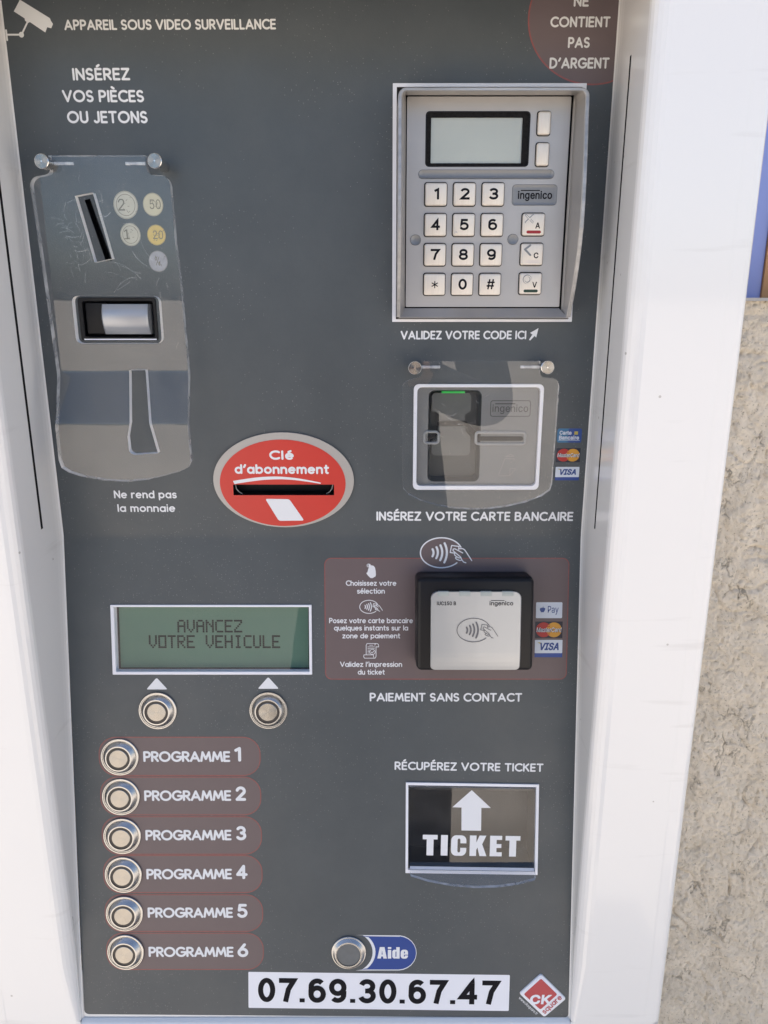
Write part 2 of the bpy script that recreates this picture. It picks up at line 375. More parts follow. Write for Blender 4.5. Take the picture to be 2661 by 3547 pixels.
# ------------------------------------------------------------------ rounded stroke lettering
X = .68
def bowl(x): return arc(x+.29, X/2, .29, X/2, 0, 360, 18)
GL = {
'A': (.80, [[(0, 0), (.40, 1), (.80, 0)], [(.13, .30), (.67, .30)]]),
'B': (.58, [[(0, 0), (0, 1), (.28, 1)]+arc(.28, .765, .25, .235, 90, -90)+[(0, .53)], [(.28, .53)]+arc(.3, .265, .28, .265, 90, -90)+[(0, 0)]]),
'C': (.72, [arc(.47, .5, .47, .5, 52, 308, 18)]),
'D': (.70, [[(.2, 0), (0, 0), (0, 1), (.2, 1)]+arc(.2, .5, .5, .5, 90, -90)]),
'E': (.48, [[(.48, 1), (0, 1), (0, 0), (.48, 0)], [(0, .51), (.44, .51)]]),
'G': (.86, [arc(.46, .5, .46, .5, 48, 340, 20)+[(.90, .47), (.52, .47)]]),
'I': (0, [[(0, 0), (0, 1)]]),
'J': (.40, [[(.40, 1), (.40, .24)]+arc(.19, .23, .21, .23, 0, -150)]),
'K': (.58, [[(0, 0), (0, 1)], [(.55, 1), (0, .42)], [(.2, .6), (.58, 0)]]),
'L': (.42, [[(0, 1), (0, 0), (.42, 0)]]),
'M': (.92, [[(0, 0), (.14, 1), (.46, .22), (.78, 1), (.92, 0)]]),
'N': (.62, [[(0, 0), (0, 1), (.62, 0), (.62, 1)]]),
'O': (.96, [arc(.48, .5, .48, .5, 90, 450, 28)]),
'P': (.54, [[(0, 0), (0, 1), (.27, 1)]+arc(.27, .72, .27, .28, 90, -90)+[(0, .44)]]),
'R': (.56, [[(0, 0), (0, 1), (.27, 1)]+arc(.27, .73, .27, .27, 90, -90)+[(0, .46)], [(.24, .46), (.56, 0)]]),
'S': (.52, [arc(.26, .745, .25, .255, 35, 270)+arc(.26, .245, .26, .245, 88, -145)]),
'T': (.64, [[(0, 1), (.64, 1)], [(.32, 1), (.32, 0)]]),
'U': (.62, [[(0, 1), (0, .31)]+arc(.31, .31, .31, .31, 180, 360)+[(.62, 1)]]),
'V': (.76, [[(0, 1), (.38, 0), (.76, 1)]]),
'Z': (.60, [[(0, 1), (.58, 1), (0, 0), (.60, 0)]]),
"'": (.10, [[(.12, 1.02), (.0, .76)]]),
'.': (0, [[(0, 0), (0, .02)]]),
'1': (.26, [[(0, .84), (.26, 1), (.26, 0)]]),
'2': (.56, [arc(.28, .72, .27, .28, 165, -25)+[(0, 0), (.56, 0)]]),
'3': (.54, [arc(.26, .75, .25, .25, 150, -80), arc(.26, .265, .28, .265, 85, -150)]),
'4': (.64, [[(.46, 0), (.46, 1), (0, .27), (.64, .27)]]),
'5': (.54, [[(.5, 1), (.1, 1), (.04, .55)]+arc(.25, .31, .29, .31, 120, -150)]),
'6': (.58, [[(.42, 1), (.06, .48)], arc(.29, .30, .29, .30, 150, 510, 20)]),
'a': (.58, [bowl(0), [(.58, X), (.58, 0)]]),
'b': (.58, [bowl(0), [(0, 1), (0, 0)]]),
'c': (.50, [arc(.29, X/2, .29, X/2, 52, 308)]),
'd': (.58, [bowl(0), [(.58, 1), (.58, 0)]]),
'e': (.58, [[(.02, .36), (.57, .36)]+arc(.29, X/2, .29, X/2, 5, 312, 18)]),
'f': (.32, [[(.12, 0), (.12, .8)]+arc(.3, .8, .18, .2, 180, 95, 6), [(0, X), (.3, X)]]),
'h': (.50, [[(0, 1), (0, 0)], [(0, .4)]+arc(.25, .42, .25, X-.42, 180, 0)+[(.5, 0)]]),
'i': (0, [[(0, X), (0, 0)], [(0, .98), (0, 1)]]),
'k': (.46, [[(0, 1), (0, 0)], [(.44, X), (0, .26)], [(.16, .42), (.46, 0)]]),
'l': (0, [[(0, 1), (0, 0)]]),
'm': (.84, [[(0, X), (0, 0)], [(0, .42)]+arc(.21, .45, .21, X-.45, 180, 0)+[(.42, 0)], [(.42, .42)]+arc(.63, .45, .21, X-.45, 180, 0)+[(.84, 0)]]),
'n': (.50, [[(0, X), (0, 0)], [(0, .4)]+arc(.25, .42, .25, X-.42, 180, 0)+[(.5, 0)]]),
'o': (.60, [arc(.30, X/2, .30, X/2, 90, 450, 18)]),
'p': (.58, [bowl(0), [(0, X), (0, -.3)]]),
'q': (.58, [bowl(0), [(.58, X), (.58, -.3)]]),
'r': (.30, [[(0, X), (0, 0)], [(0, .36)]+arc(.26, .38, .26, X-.38, 180, 80, 8)]),
's': (.40, [arc(.2, .51, .19, .17, 30, 265, 10)+arc(.2, .17, .2, .17, 85, -150, 10)]),
't': (.34, [[(.14, .94), (.14, .14)]+arc(.28, .14, .14, .14, 180, 280, 6), [(0, X), (.33, X)]]),
'u': (.50, [[(0, X), (0, .26)]+arc(.25, .26, .25, .26, 180, 360)+[(.5, X)], [(.5, .3), (.5, 0)]]),
'v': (.56, [[(0, X), (.28, 0), (.56, X)]]),
'w': (.84, [[(0, X), (.21, 0), (.42, X*.9), (.63, 0), (.84, X)]]),
'z': (.46, [[(0, X), (.44, X), (0, 0), (.46, 0)]]),
}
GL['É'] = (.48, GL['E'][1]+[[(.17, 1.26), (.34, 1.38)]])
GL['È'] = (.48, GL['E'][1]+[[(.30, 1.26), (.12, 1.38)]])
GL['é'] = (.58, GL['e'][1]+[[(.22, .92), (.40, 1.04)]])
def strokes(mb, text, a, b, cap, m, wt=.19, h=.05, gap=.10, space=.42, slant=0, font=None, sq=False):
    """rounded lettering set along the baseline from a to b, capitals cap high"""
    a = Vector(a); b = Vector(b); L = (b-a).length; d = (b-a)/L; nrm = Vector((-d.y, d.x)); wd = wt*cap
    x = 0; items = []
    for ch in text:
        if ch == ' ': x += space; continue
        g = (font or GL)[ch]; items.append((x, g)); x += g[0]+(wt+gap)
    tot = x-gap-wt
    sx = (L-wd)/max(tot, 1e-6); sy = cap-wd
    for x0, g in items:
        for si, st in enumerate(g[1]):
            mb.line([tuple(a+d*(wd/2+(x0+p[0]+slant*p[1])*sx)+nrm*(wd/2+p[1]*sy)) for p in st], wd, h+.037*si, m, sq=sq)
NUM = {
'0': (.50, [arc(.25, .5, .25, .5, 0, 360, 32)]),
'1': (.30, [[(0, .80), (.30, .985), (.30, -.11)]]),
'2': (.50, [arc(.25, .74, .245, .26, 170, -28, 14)+[(0.02, 0), (.59, 0)]]),
'3': (.50, [arc(.24, .755, .235, .245, 165, -90, 16)+[(.16, .51)], arc(.24, .265, .26, .265, 90, -165, 16)]),
'4': (.60, [[(.44, -.11), (.44, .97), (.02, .26), (.66, .26)]]),
'5': (.52, [[(.52, 1), (.09, 1), (.05, .52)]+arc(.25, .32, .27, .32, 130, -160, 16)]),
'6': (.52, [arc(.27, .70, .25, .30, 40, 165, 10)+[(.015, .5)]+arc(.27, .32, .255, .32, 180, 180, 1)[:1], arc(.27, .32, .255, .32, 180, 540, 28)]),
'7': (.52, [[(-.09, 1), (.52, 1), (.30, .55), (.18, -.1)]]),
'8': (.52, [arc(.26, .755, .225, .245, 0, 360, 24), arc(.26, .265, .26, .265, 0, 360, 24)]),
'9': (.52, [arc(.25, .30, .25, .30, 220, 345, 10)+[(.505, .5)], arc(.25, .68, .255, .32, 0, 360, 28)]),
'.': (0, [[(0, -.11), (0, .09)]]),
'*': (.8, [[(.4, -.1), (.4, 1.1)], [(-.05, .2), (.85, .8)], [(-.05, .8), (.85, .2)]]),
'#': (.66, [[(.12, -.05), (.26, 1.05)], [(.42, -.05), (.56, 1.05)], [(0, .32), (.62, .32)], [(.06, .70), (.68, .70)]]),
}
HEAVY = {
'T': (.74, [[[(0, 1), (0, .78), (.20, .78), (.20, 0), (.54, 0), (.54, .78), (.74, .78), (.74, 1)]]]),
'I': (.34, [[[(0, 0), (.34, 0), (.34, 1), (0, 1)]]]),
'C': (.76, [[[(.76, .39)]+arc(.50, .26, .26, .26, 0, -90, 8)+arc(.26, .26, .26, .26, 270, 180, 8)+arc(.26, .74, .26, .26, 180, 90, 8)+arc(.50, .74, .26, .26, 90, 0, 8)+[(.76, .61), (.46, .61)]+arc(.39, .76, .07, .08, 0, 180, 6)+arc(.39, .24, .07, .08, 180, 360, 6)+[(.46, .39)]]]),
'K': (.84, [[[(0, 0), (.33, 0), (.33, .30), (.39, .42), (.50, 0), (.85, 0), (.62, .58), (.82, 1), (.48, 1), (.33, .66), (.33, 1), (0, 1)]]]),
'E': (.60, [[[(0, 0), (.6, 0), (.6, .2), (.33, .2), (.33, .41), (.57, .41), (.57, .6), (.33, .6), (.33, .8), (.6, .8), (.6, 1), (0, 1)]]]),
'A': (.80, [[[(0, 0), (.30, 0), (.335, .18), (.475, .18), (.51, 0), (.81, 0), (.60, 1), (.21, 1)], [(.36, .35), (.45, .35), (.405, .72)]]]),
'i': (.29, [[[(0, 0), (.29, 0), (.29, .76), (0, .76)]], [[(0, .85), (.29, .85), (.29, 1), (0, 1)]]]),
'd': (.62, [[[(.33, 0), (.62, 0), (.62, 1), (.33, 1), (.33, .74), (.24, .78)]+arc(.2, .58, .2, .2, 90, 180, 5)+arc(.2, .2, .2, .2, 180, 270, 5)+[(.26, 0), (.33, .05)], rrect(.27, .15, .35, .62, .035, 3)]]),
'e': (.62, [[[(.62, .34), (.28, .34), (.28, .2), (.32, .15), (.36, .2), (.36, .28), (.62, .28)]+arc(.38, .24, .24, .24, 0, -90, 6)+arc(.24, .24, .24, .24, 270, 180, 6)+arc(.24, .54, .24, .24, 180, 90, 6)+arc(.38, .54, .24, .24, 90, 0, 6), [(.28, .45), (.36, .45), (.36, .58), (.32, .63), (.28, .58)]]]),
}
def heavy(mb, text, a, b, hgt, m, h=.05, gap=.09):
    x = 0; items = []
    for ch in text: items.append((x, HEAVY[ch][1])); x += HEAVY[ch][0]+gap
    a = Vector(a); b = Vector(b); W = (b-a).length; d = (b-a)/W; n = Vector((-d.y, d.x)); k = W/(x-gap)
    for x0, gs in items:
        for g_ in gs:
            P = [[tuple(a+d*(x0+px)*k+n*py*hgt) for px, py in l_] for l_ in g_]; flat = [p for l_ in P for p in l_]; fs = []
            for t in tessellate_polygon([[Vector((*p, 0)) for p in l_] for l_ in P]):
                (ax, ay), (bx, by), (cx, cy) = (flat[q] for q in t)
                fs.append(list(t) if (bx-ax)*(cy-ay)-(by-ay)*(cx-ax) > 0 else list(t)[::-1])
            mb.add([(*p, h) for p in flat], fs, m)
def printed(text, a, b, cap, parent, plane, m='ink', name='lettering', **k):
    mb = MB(); strokes(mb, text, a, b, cap, m, **k)
    return mb.build(name, parent, plane, smooth=0)
# block lettering: outlines of each character, in hundredths of an em
OUT = {
'#':(44,["24 0 33 51 38 51 29 0","1 14 2 19 40 19 39 14","6 0 15 51 20 51 11 0","4 32 5 37 43 37 42 32"]),
'%':(68,["18 28 15 28 14 29 12 30 11 31 10 32 9 34 8 35 8 37 7 39 7 41 8 43 8 45 9 46 10 48 11 49 12 50 14 51 16 52 18 52 20 52 21 51 23 50 24 49 26 48 26 46 27 45 27 43 28 41 28 39 27 37 27 35 26 34 25 32 24 31 23 30 21 29 20 28","18 33 19 33 20 34 21 35 22 36 22 37 22 39 22 41 22 43 22 44 21 45 20 46 19 47 18 47 16 47 15 46 14 45 13 44 13 43 13 41 13 39 13 37 13 36 14 35 15 34 16 33","50 -1 48 -1 46 0 45 0 43 2 42 3 41 4 41 6 40 8 40 10 40 12 40 14 41 16 41 17 42 19 43 20 45 21 46 22 48 22 50 22 52 22 54 22 56 21 57 20 58 19 59 17 60 16 60 14 60 12 60 10 60 8 60 6 59 4 58 3 57 2 56 0 54 0 52 -1","50 3 52 4 53 4 54 5 54 7 55 8 55 10 55 12 55 14 54 15 54 16 53 17 52 18 50 18 49 18 47 17 46 16 46 15 45 14 45 12 45 10 45 8 46 7 46 5 47 4 49 4","13 0 48 51 54 51 19 0"]),
'*':(45,["20 22 21 33 11 27 9 32 19 37 9 42 11 46 21 40 20 51 25 51 25 40 34 46 36 42 27 37 36 32 34 27 25 33 25 22"]),
'.':(19,["10 0 8 0 7 0 6 1 6 2 5 3 5 4 5 5 6 6 6 7 7 8 8 9 10 9 11 9 12 8 13 7 14 6 14 5 14 4 14 3 14 2 13 1 12 0 11 0"]),
'0':(45,["23 -1 19 0 16 1 13 2 11 5 8 8 7 11 6 15 5 20 5 25 5 31 6 35 7 39 9 43 11 46 13 48 16 50 19 51 23 52 26 51 29 50 32 48 35 46 37 43 38 39 40 35 40 31 41 25 40 20 40 15 38 11 37 8 35 5 32 2 29 1 26 0","23 5 25 5 27 6 29 7 31 9 32 12 33 14 34 18 34 21 34 25 34 30 34 33 33 36 32 39 31 42 29 44 27 45 25 46 23 46 20 46 18 45 16 44 15 42 13 39 12 36 12 33 11 30 11 25 11 21 12 18 12 14 13 12 15 9 16 7 18 6 20 5"]),
'1':(45,["8 0 8 5 39 5 39 0","28 51 28 0 21 0 21 45 9 36 9 43 20 51"]),
'2':(45,["6 0 6 5 23 23 25 25 27 27 28 28 29 30 30 31 31 33 32 34 32 36 32 37 32 39 31 40 31 42 30 43 29 44 27 45 26 45 24 46 22 46 20 46 19 45 17 45 16 44 15 43 14 41 13 40 13 38 13 36 7 36 7 39 7 42 9 44 10 46 12 48 14 50 17 51 20 51 22 52 25 51 28 51 31 50 33 48 35 47 36 45 37 42 38 40 38 37 38 35 38 34 37 32 36 30 35 28 34 26 32 24 29 21 27 18 15 6 39 6 39 0"]),
'3':(45,["22 -1 19 0 16 0 13 1 11 2 9 4 7 6 6 8 5 10 4 13 11 13 11 12 12 10 13 9 14 8 15 7 17 6 18 5 20 5 22 5 24 5 26 5 28 6 29 7 30 8 31 9 32 11 33 13 33 14 33 16 32 18 32 20 31 21 29 22 27 23 25 24 23 25 20 25 16 25 16 30 29 45 7 45 7 51 37 51 37 46 21 28 21 29 25 29 28 29 31 28 33 26 35 24 37 22 38 20 39 17 39 14 39 12 38 9 37 7 35 4 33 3 31 1 28 0 25 0"]),
'4':(45,["4 11 4 16 25 51 31 51 11 17 11 16 41 16 41 11","28 0 28 12 28 15 28 32 34 32 34 0"]),
'5':(45,["22 -1 19 0 16 0 14 1 12 2 10 4 8 6 7 8 6 11 6 13 12 13 12 12 13 10 14 9 15 8 16 7 17 6 19 5 20 5 22 5 24 5 26 6 28 6 29 8 30 9 31 10 32 12 33 14 33 16 33 18 32 20 31 22 30 24 29 25 27 26 26 27 24 28 22 28 20 28 18 27 17 27 15 26 14 25 13 25 7 25 10 51 37 51 37 45 15 45 13 30 14 30 15 31 16 32 18 32 19 33 21 33 23 33 25 33 27 33 29 32 31 31 33 30 34 29 36 27 37 25 38 23 39 21 39 19 39 16 39 13 38 10 37 8 35 5 33 3 31 2 28 0 25 0"]),
'6':(45,["23 -1 20 0 17 0 14 1 12 3 10 5 8 7 7 10 7 13 6 16 7 19 7 21 8 24 9 27 11 30 14 34 25 51 32 51 15 26 15 27 16 28 17 29 17 30 18 30 20 31 21 31 22 31 23 31 26 31 29 31 32 29 34 28 36 26 37 24 38 21 39 19 39 16 39 13 38 10 37 7 35 5 33 3 31 1 28 0 26 0","23 5 25 5 26 5 28 6 29 7 30 9 31 10 32 12 33 14 33 16 33 18 32 20 31 21 30 23 29 24 28 25 26 26 25 26 23 27 21 26 19 26 17 25 16 24 15 23 14 21 13 20 13 18 12 16 13 14 13 12 14 10 15 9 16 7 17 6 19 5 21 5"]),
'7':(45,["10 0 32 45 6 45 6 51 39 51 39 45 16 0"]),
'8':(45,["23 -1 19 0 16 0 14 1 11 3 9 4 7 6 6 8 5 11 5 14 5 16 6 18 7 20 7 21 9 23 10 24 12 25 13 26 15 26 15 27 13 28 11 29 9 31 8 33 7 35 7 38 7 41 8 43 9 45 11 47 12 48 15 50 17 51 20 51 23 52 26 51 28 51 31 50 33 48 35 47 36 45 37 43 38 41 38 38 38 35 37 33 36 31 34 29 32 28 30 27 30 26 32 26 34 25 35 24 37 23 38 21 39 20 39 18 40 16 40 14 40 11 39 8 38 6 36 4 34 3 32 1 29 0 26 0","23 5 25 5 27 5 28 6 30 7 31 8 32 9 33 11 34 12 34 14 34 16 33 17 32 19 31 20 30 21 28 22 27 23 25 23 23 24 21 23 19 23 17 22 15 21 14 20 13 19 12 17 12 16 12 14 12 12 12 11 13 9 14 8 15 7 17 6 18 5 20 5","23 29 24 29 26 29 27 30 29 31 30 32 31 33 31 34 32 36 32 38 32 39 31 41 31 42 30 43 29 44 28 45 26 46 24 46 23 46 21 46 19 46 18 45 16 44 15 43 14 42 14 41 13 39 13 38 13 36 14 34 14 33 15 32 16 31 18 30 19 29 21 29"]),
'9':(45,["23 52 26 51 28 51 31 49 33 48 35 46 37 43 38 41 39 38 39 35 39 32 38 30 37 27 36 24 34 21 32 17 20 0 13 0 30 25 31 25 30 24 30 23 29 22 28 21 27 21 26 20 24 20 23 20 22 19 19 20 16 20 14 21 12 23 10 25 8 27 7 29 7 32 6 35 7 38 7 41 8 44 10 46 12 48 14 49 17 51 20 51","23 46 21 46 19 45 17 45 16 44 15 42 14 41 13 39 13 37 13 35 13 33 13 31 14 30 15 28 16 27 17 26 19 25 21 24 23 24 25 24 26 25 28 26 29 27 30 28 31 29 32 31 33 33 33 35 33 37 32 39 31 41 30 42 29 44 28 45 26 45 25 46"]),
'A':(48,["2 0 20 51 28 51 46 0 40 0 29 30 28 32 27 35 26 37 25 40 24 44 23 48 25 48 23 44 22 40 21 37 20 34 20 32 19 30 9 0","11 14 11 20 37 20 37 14"]),
'B':(46,["6 0 6 51 24 51 27 51 30 50 33 49 35 48 37 46 38 44 39 42 40 40 40 37 40 35 39 34 39 32 38 31 37 30 36 29 34 28 33 27 31 27 31 26 33 26 35 25 36 25 38 23 39 22 40 20 41 18 42 16 42 14 42 11 41 9 40 7 39 5 37 3 34 2 32 1 28 0 25 0","12 6 24 6 28 6 31 7 33 8 34 10 35 12 36 14 35 15 35 17 34 18 33 20 32 21 31 22 29 23 27 23 25 23 12 23","12 29 24 29 26 29 27 29 29 30 30 30 31 31 32 33 33 34 33 36 34 37 33 39 33 41 31 43 29 44 27 45 24 45 12 45"]),
'C':(51,["27 -1 23 0 19 1 15 2 12 5 9 8 7 12 5 16 4 20 4 25 4 31 5 35 7 39 9 43 12 46 15 48 19 50 23 51 27 52 29 51 32 51 34 50 36 50 38 48 40 47 42 46 43 44 45 42 46 40 47 37 47 35 41 35 40 37 40 38 39 39 38 41 37 42 36 43 34 44 33 44 32 45 30 45 28 46 27 46 24 45 21 45 18 43 16 41 14 39 12 36 11 33 11 30 10 25 11 21 11 18 13 14 14 12 16 9 18 8 21 6 24 6 27 5 28 5 30 6 32 6 33 7 34 7 36 8 37 9 38 10 39 11 40 13 40 14 41 16 47 16 47 14 46 11 45 9 43 7 42 5 40 4 38 2 36 1 34 0 32 0 29 -1"]),
'E':(42,["6 0 6 51 37 51 37 45 12 45 12 29 36 29 36 23 12 23 12 6 38 6 38 0"]),
'I':(30,["3 0 3 6 12 6 12 45 3 45 3 51 27 51 27 45 18 45 18 6 27 6 27 0"]),
'K':(47,["10 15 10 22 12 23 13 25 14 26 15 28 16 29 17 30 19 32 20 33 21 34 36 51 45 51 23 28","6 0 6 51 12 51 12 33 12 22 12 19 12 0","37 0 19 26 23 31 45 0"]),
'M':(63,["6 0 6 51 15 51 28 19 28 18 28 17 29 16 29 15 30 14 30 12 30 11 31 10 31 8 32 7 32 6 32 5 31 5 31 6 31 7 32 8 32 10 33 11 33 12 33 13 34 15 34 16 35 17 35 18 35 19 48 51 57 51 57 0 50 0 50 29 50 30 50 31 50 33 50 34 50 35 51 37 51 38 51 40 51 41 51 43 51 44 51 46 51 44 50 43 50 41 49 39 49 38 48 36 48 35 47 33 47 32 46 31 46 30 46 29 34 0 29 0 17 29 17 30 16 31 16 32 15 33 15 35 14 36 14 38 13 39 13 41 12 42 12 44 11 46 12 46 12 44 12 43 12 42 12 40 12 39 12 37 12 36 12 34 12 33 12 32 12 30 12 29 12 0"]),
'P':(44,["6 0 6 51 24 51 27 51 30 50 33 49 36 47 37 45 39 43 40 40 41 38 41 35 41 32 40 29 39 27 37 24 36 22 33 21 30 20 27 19 24 19 11 19 11 24 23 24 26 24 28 25 30 26 31 27 32 28 33 29 34 31 34 33 34 35 34 37 34 39 33 40 32 42 31 43 30 44 28 45 26 45 23 45 12 45 12 0"]),
'S':(45,["22 -1 19 -1 16 0 13 1 10 2 8 4 6 6 5 8 4 11 4 14 10 14 11 12 11 10 12 9 14 8 15 7 17 6 18 5 20 5 22 5 25 5 27 5 29 6 30 7 32 8 33 9 34 11 34 12 35 14 34 15 34 17 33 18 32 19 31 20 30 20 28 21 26 22 24 22 18 24 14 25 11 27 9 29 7 31 6 34 5 37 5 40 6 43 7 45 9 47 11 48 14 50 17 51 19 51 23 52 26 51 29 51 32 50 34 48 36 47 38 45 39 43 40 40 40 38 34 38 33 40 32 42 30 44 28 45 25 46 22 46 20 46 18 45 17 45 15 44 14 43 13 42 12 41 12 39 12 38 12 36 12 35 13 33 14 32 16 32 17 31 18 30 20 30 21 29 26 28 28 27 30 27 31 26 33 26 34 25 36 24 37 23 38 21 39 20 40 18 41 16 41 14 41 11 40 9 39 6 37 4 35 3 32 1 29 0 26 -1"]),
'T':(45,["3 45 3 51 42 51 42 45 26 45 26 0 19 0 19 45"]),
'U':(52,["26 -1 22 -1 19 0 15 2 13 3 10 5 8 8 7 11 6 14 6 17 6 51 12 51 12 18 13 15 13 13 14 11 15 10 17 8 19 7 21 6 23 5 26 5 29 5 31 6 33 7 35 8 36 10 38 11 39 13 39 15 39 18 39 51 46 51 46 17 45 14 45 11 43 8 41 5 39 3 36 2 33 0 30 -1"]),
'V':(48,["20 0 2 51 8 51 19 21 20 19 21 16 22 14 23 11 24 7 25 3 23 3 25 7 26 11 27 14 28 16 28 19 29 21 39 51 46 51 28 0"]),
'a':(39,["16 -1 14 -1 11 0 9 0 8 2 6 3 5 4 4 6 3 8 3 11 3 13 4 15 4 16 5 17 6 18 8 19 9 20 11 21 13 21 14 21 16 22 18 22 20 22 22 22 23 23 25 23 26 23 27 23 27 24 27 25 28 25 28 26 27 27 27 28 27 30 26 31 25 32 24 32 23 33 21 33 20 33 18 33 16 33 15 32 14 32 13 31 12 30 11 29 10 28 10 27 4 29 5 31 6 33 8 35 10 36 11 37 13 38 15 38 17 38 19 38 21 38 22 38 24 38 26 37 27 37 29 36 30 35 31 34 32 32 33 30 34 28 34 25 34 0 28 0 28 5 27 5 27 4 26 3 25 2 24 2 23 1 22 0 20 0 18 -1","17 5 19 5 21 5 23 6 24 7 25 8 26 9 27 11 27 12 28 14 28 19 27 19 27 18 26 18 25 18 24 18 23 18 22 17 21 17 20 17 19 17 18 17 16 17 15 16 13 16 12 15 11 15 10 14 10 13 9 12 9 10 9 9 10 8 10 7 11 6 12 6 13 5 14 5 16 5"]),
'c':(40,["21 -1 17 -1 14 0 12 2 9 3 7 6 6 9 4 12 4 15 3 19 4 23 4 26 6 29 7 32 9 34 12 36 14 37 17 38 21 38 23 38 24 38 26 38 28 37 29 36 31 36 32 35 33 33 34 32 35 31 36 29 36 28 30 26 30 27 30 28 29 29 28 30 27 31 26 32 25 32 24 32 23 33 22 33 21 33 18 33 16 32 15 31 13 30 12 28 11 26 10 24 10 21 10 19 10 16 10 14 11 12 12 10 13 8 15 7 16 6 18 5 21 5 22 5 23 5 24 5 25 6 26 6 27 7 28 7 29 8 29 9 30 10 30 11 30 12 36 10 36 9 35 7 34 6 33 4 32 3 31 2 29 1 28 1 26 0 24 0 23 -1"]),
'd':(42,["20 -1 16 -1 14 0 11 2 9 3 7 6 5 8 4 12 4 15 3 19 4 23 4 26 5 29 7 32 9 34 11 36 14 37 17 38 20 38 22 38 24 38 25 37 27 36 28 36 29 35 29 34 30 33 31 32 31 51 37 51 37 0 31 0 31 6 30 5 29 4 29 3 28 2 27 1 25 0 24 0 22 -1","20 5 23 5 25 5 26 6 28 8 29 10 30 12 31 14 31 16 31 19 31 22 31 24 30 26 29 28 28 30 26 31 25 32 23 33 20 33 18 33 16 32 14 31 13 30 12 28 11 26 10 24 10 22 10 19 10 16 10 14 11 12 12 10 13 8 15 7 16 6 18 5"]),
'e':(40,["21 -1 18 -1 15 0 12 2 9 3 7 6 6 8 4 12 4 15 3 19 4 22 4 26 6 29 7 32 9 34 12 36 14 37 17 38 21 38 23 38 25 38 27 37 28 37 30 35 32 34 33 32 35 30 36 28 36 26 37 23 37 19 37 17 7 17 7 22 34 22 31 20 31 23 30 25 30 27 29 29 28 30 26 31 25 32 23 33 21 33 18 33 16 32 15 31 13 30 12 29 11 27 10 25 10 23 10 21 10 18 10 15 10 13 11 11 12 9 13 7 15 6 17 5 19 5 21 5 23 5 24 5 25 5 27 6 28 6 29 7 29 8 30 9 31 11 36 9 36 7 35 5 34 4 32 3 30 1 28 0 26 0 24 -1"]),
'g':(43,["21 -15 18 -15 16 -15 13 -14 11 -13 10 -12 8 -11 7 -10 6 -8 5 -7 10 -4 11 -5 11 -6 12 -7 13 -7 14 -8 15 -9 17 -9 19 -10 21 -10 24 -9 26 -9 28 -8 30 -6 31 -3 31 -1 31 7 30 6 29 5 29 4 28 3 27 2 25 2 24 1 22 1 19 0 17 1 14 1 11 3 9 4 7 6 6 9 4 12 4 15 3 19 4 23 4 26 5 29 7 32 9 34 11 36 14 37 17 38 20 38 22 38 24 38 25 37 27 36 28 36 29 35 30 34 30 33 31 32 31 38 37 38 37 -1 37 -4 36 -7 35 -9 33 -11 31 -12 29 -14 26 -14 24 -15","20 6 23 6 25 7 26 8 28 9 29 10 30 12 31 14 31 17 31 19 31 22 31 24 30 26 29 28 28 30 26 31 25 32 23 33 20 33 18 33 16 32 15 31 13 30 12 28 11 26 10 24 10 22 10 19 10 17 10 14 11 12 12 10 13 9 15 8 16 7 18 6"]),
'i':(17,["5 0 5 38 11 38 11 0","8 44 7 44 6 45 5 45 5 46 4 47 4 48 4 49 5 50 5 51 6 52 7 52 8 52 9 52 10 52 11 51 12 50 12 49 13 48 12 47 12 46 11 45 10 45 9 44"]),
'n':(41,["11 23 11 0 5 0 5 38 11 38 11 29 10 29 12 32 13 34 15 36 17 37 20 38 23 38 25 38 27 38 29 37 31 36 33 34 34 32 35 30 36 27 36 24 36 0 30 0 30 24 29 26 29 29 27 30 26 32 23 33 21 33 19 33 18 32 16 32 15 31 14 30 13 28 12 27 12 25"]),
'o':(42,["21 -1 17 -1 14 0 12 2 9 3 7 6 6 9 4 12 4 15 3 19 4 23 4 26 6 29 7 32 9 34 12 36 14 37 17 38 21 38 24 38 27 37 30 36 32 34 34 32 36 29 37 26 38 23 38 19 38 15 37 12 36 9 34 6 32 3 30 2 27 0 24 -1","21 5 23 5 25 6 27 7 29 8 30 10 31 12 31 14 32 16 32 19 32 21 31 24 31 26 30 28 29 30 27 31 25 32 23 33 21 33 18 33 16 32 15 31 13 30 12 28 11 26 10 24 10 21 10 19 10 16 10 14 11 12 12 10 13 8 15 7 16 6 18 5"]),
'r':(26,["5 0 5 38 11 38 11 32 12 32 12 34 14 35 15 37 17 38 19 38 21 38 22 38 23 38 24 38 24 32 23 32 22 33 21 33 19 32 17 32 16 31 15 31 13 30 13 28 12 27 12 25 11 24 11 0"]),
's':(36,["18 -1 16 -1 13 0 11 0 9 1 8 2 6 4 5 5 4 7 4 9 9 11 10 9 11 7 12 6 14 5 16 5 18 5 21 5 23 5 24 6 26 7 27 9 27 10 27 12 26 13 25 14 24 14 23 15 21 16 15 17 12 18 9 19 7 21 6 23 5 25 5 27 5 29 5 31 7 33 8 35 10 36 12 37 14 38 16 38 19 38 21 38 23 38 25 37 27 36 29 35 30 34 31 32 32 31 32 29 27 28 26 29 25 30 24 32 23 33 21 33 19 33 17 33 15 33 13 32 12 31 11 29 11 28 11 26 12 25 12 24 14 24 15 23 17 22 23 21 26 20 29 19 31 17 32 15 33 13 33 11 33 9 32 7 31 5 30 3 28 2 26 1 24 0 21 -1"]),
't':(23,["20 38 20 33 1 33 1 38","6 47 13 47 13 10 13 8 13 7 14 6 14 5 16 5 17 5 18 5 19 5 20 5 21 0 20 0 19 0 18 0 17 0 14 0 11 1 9 2 8 4 7 6 6 9"]),
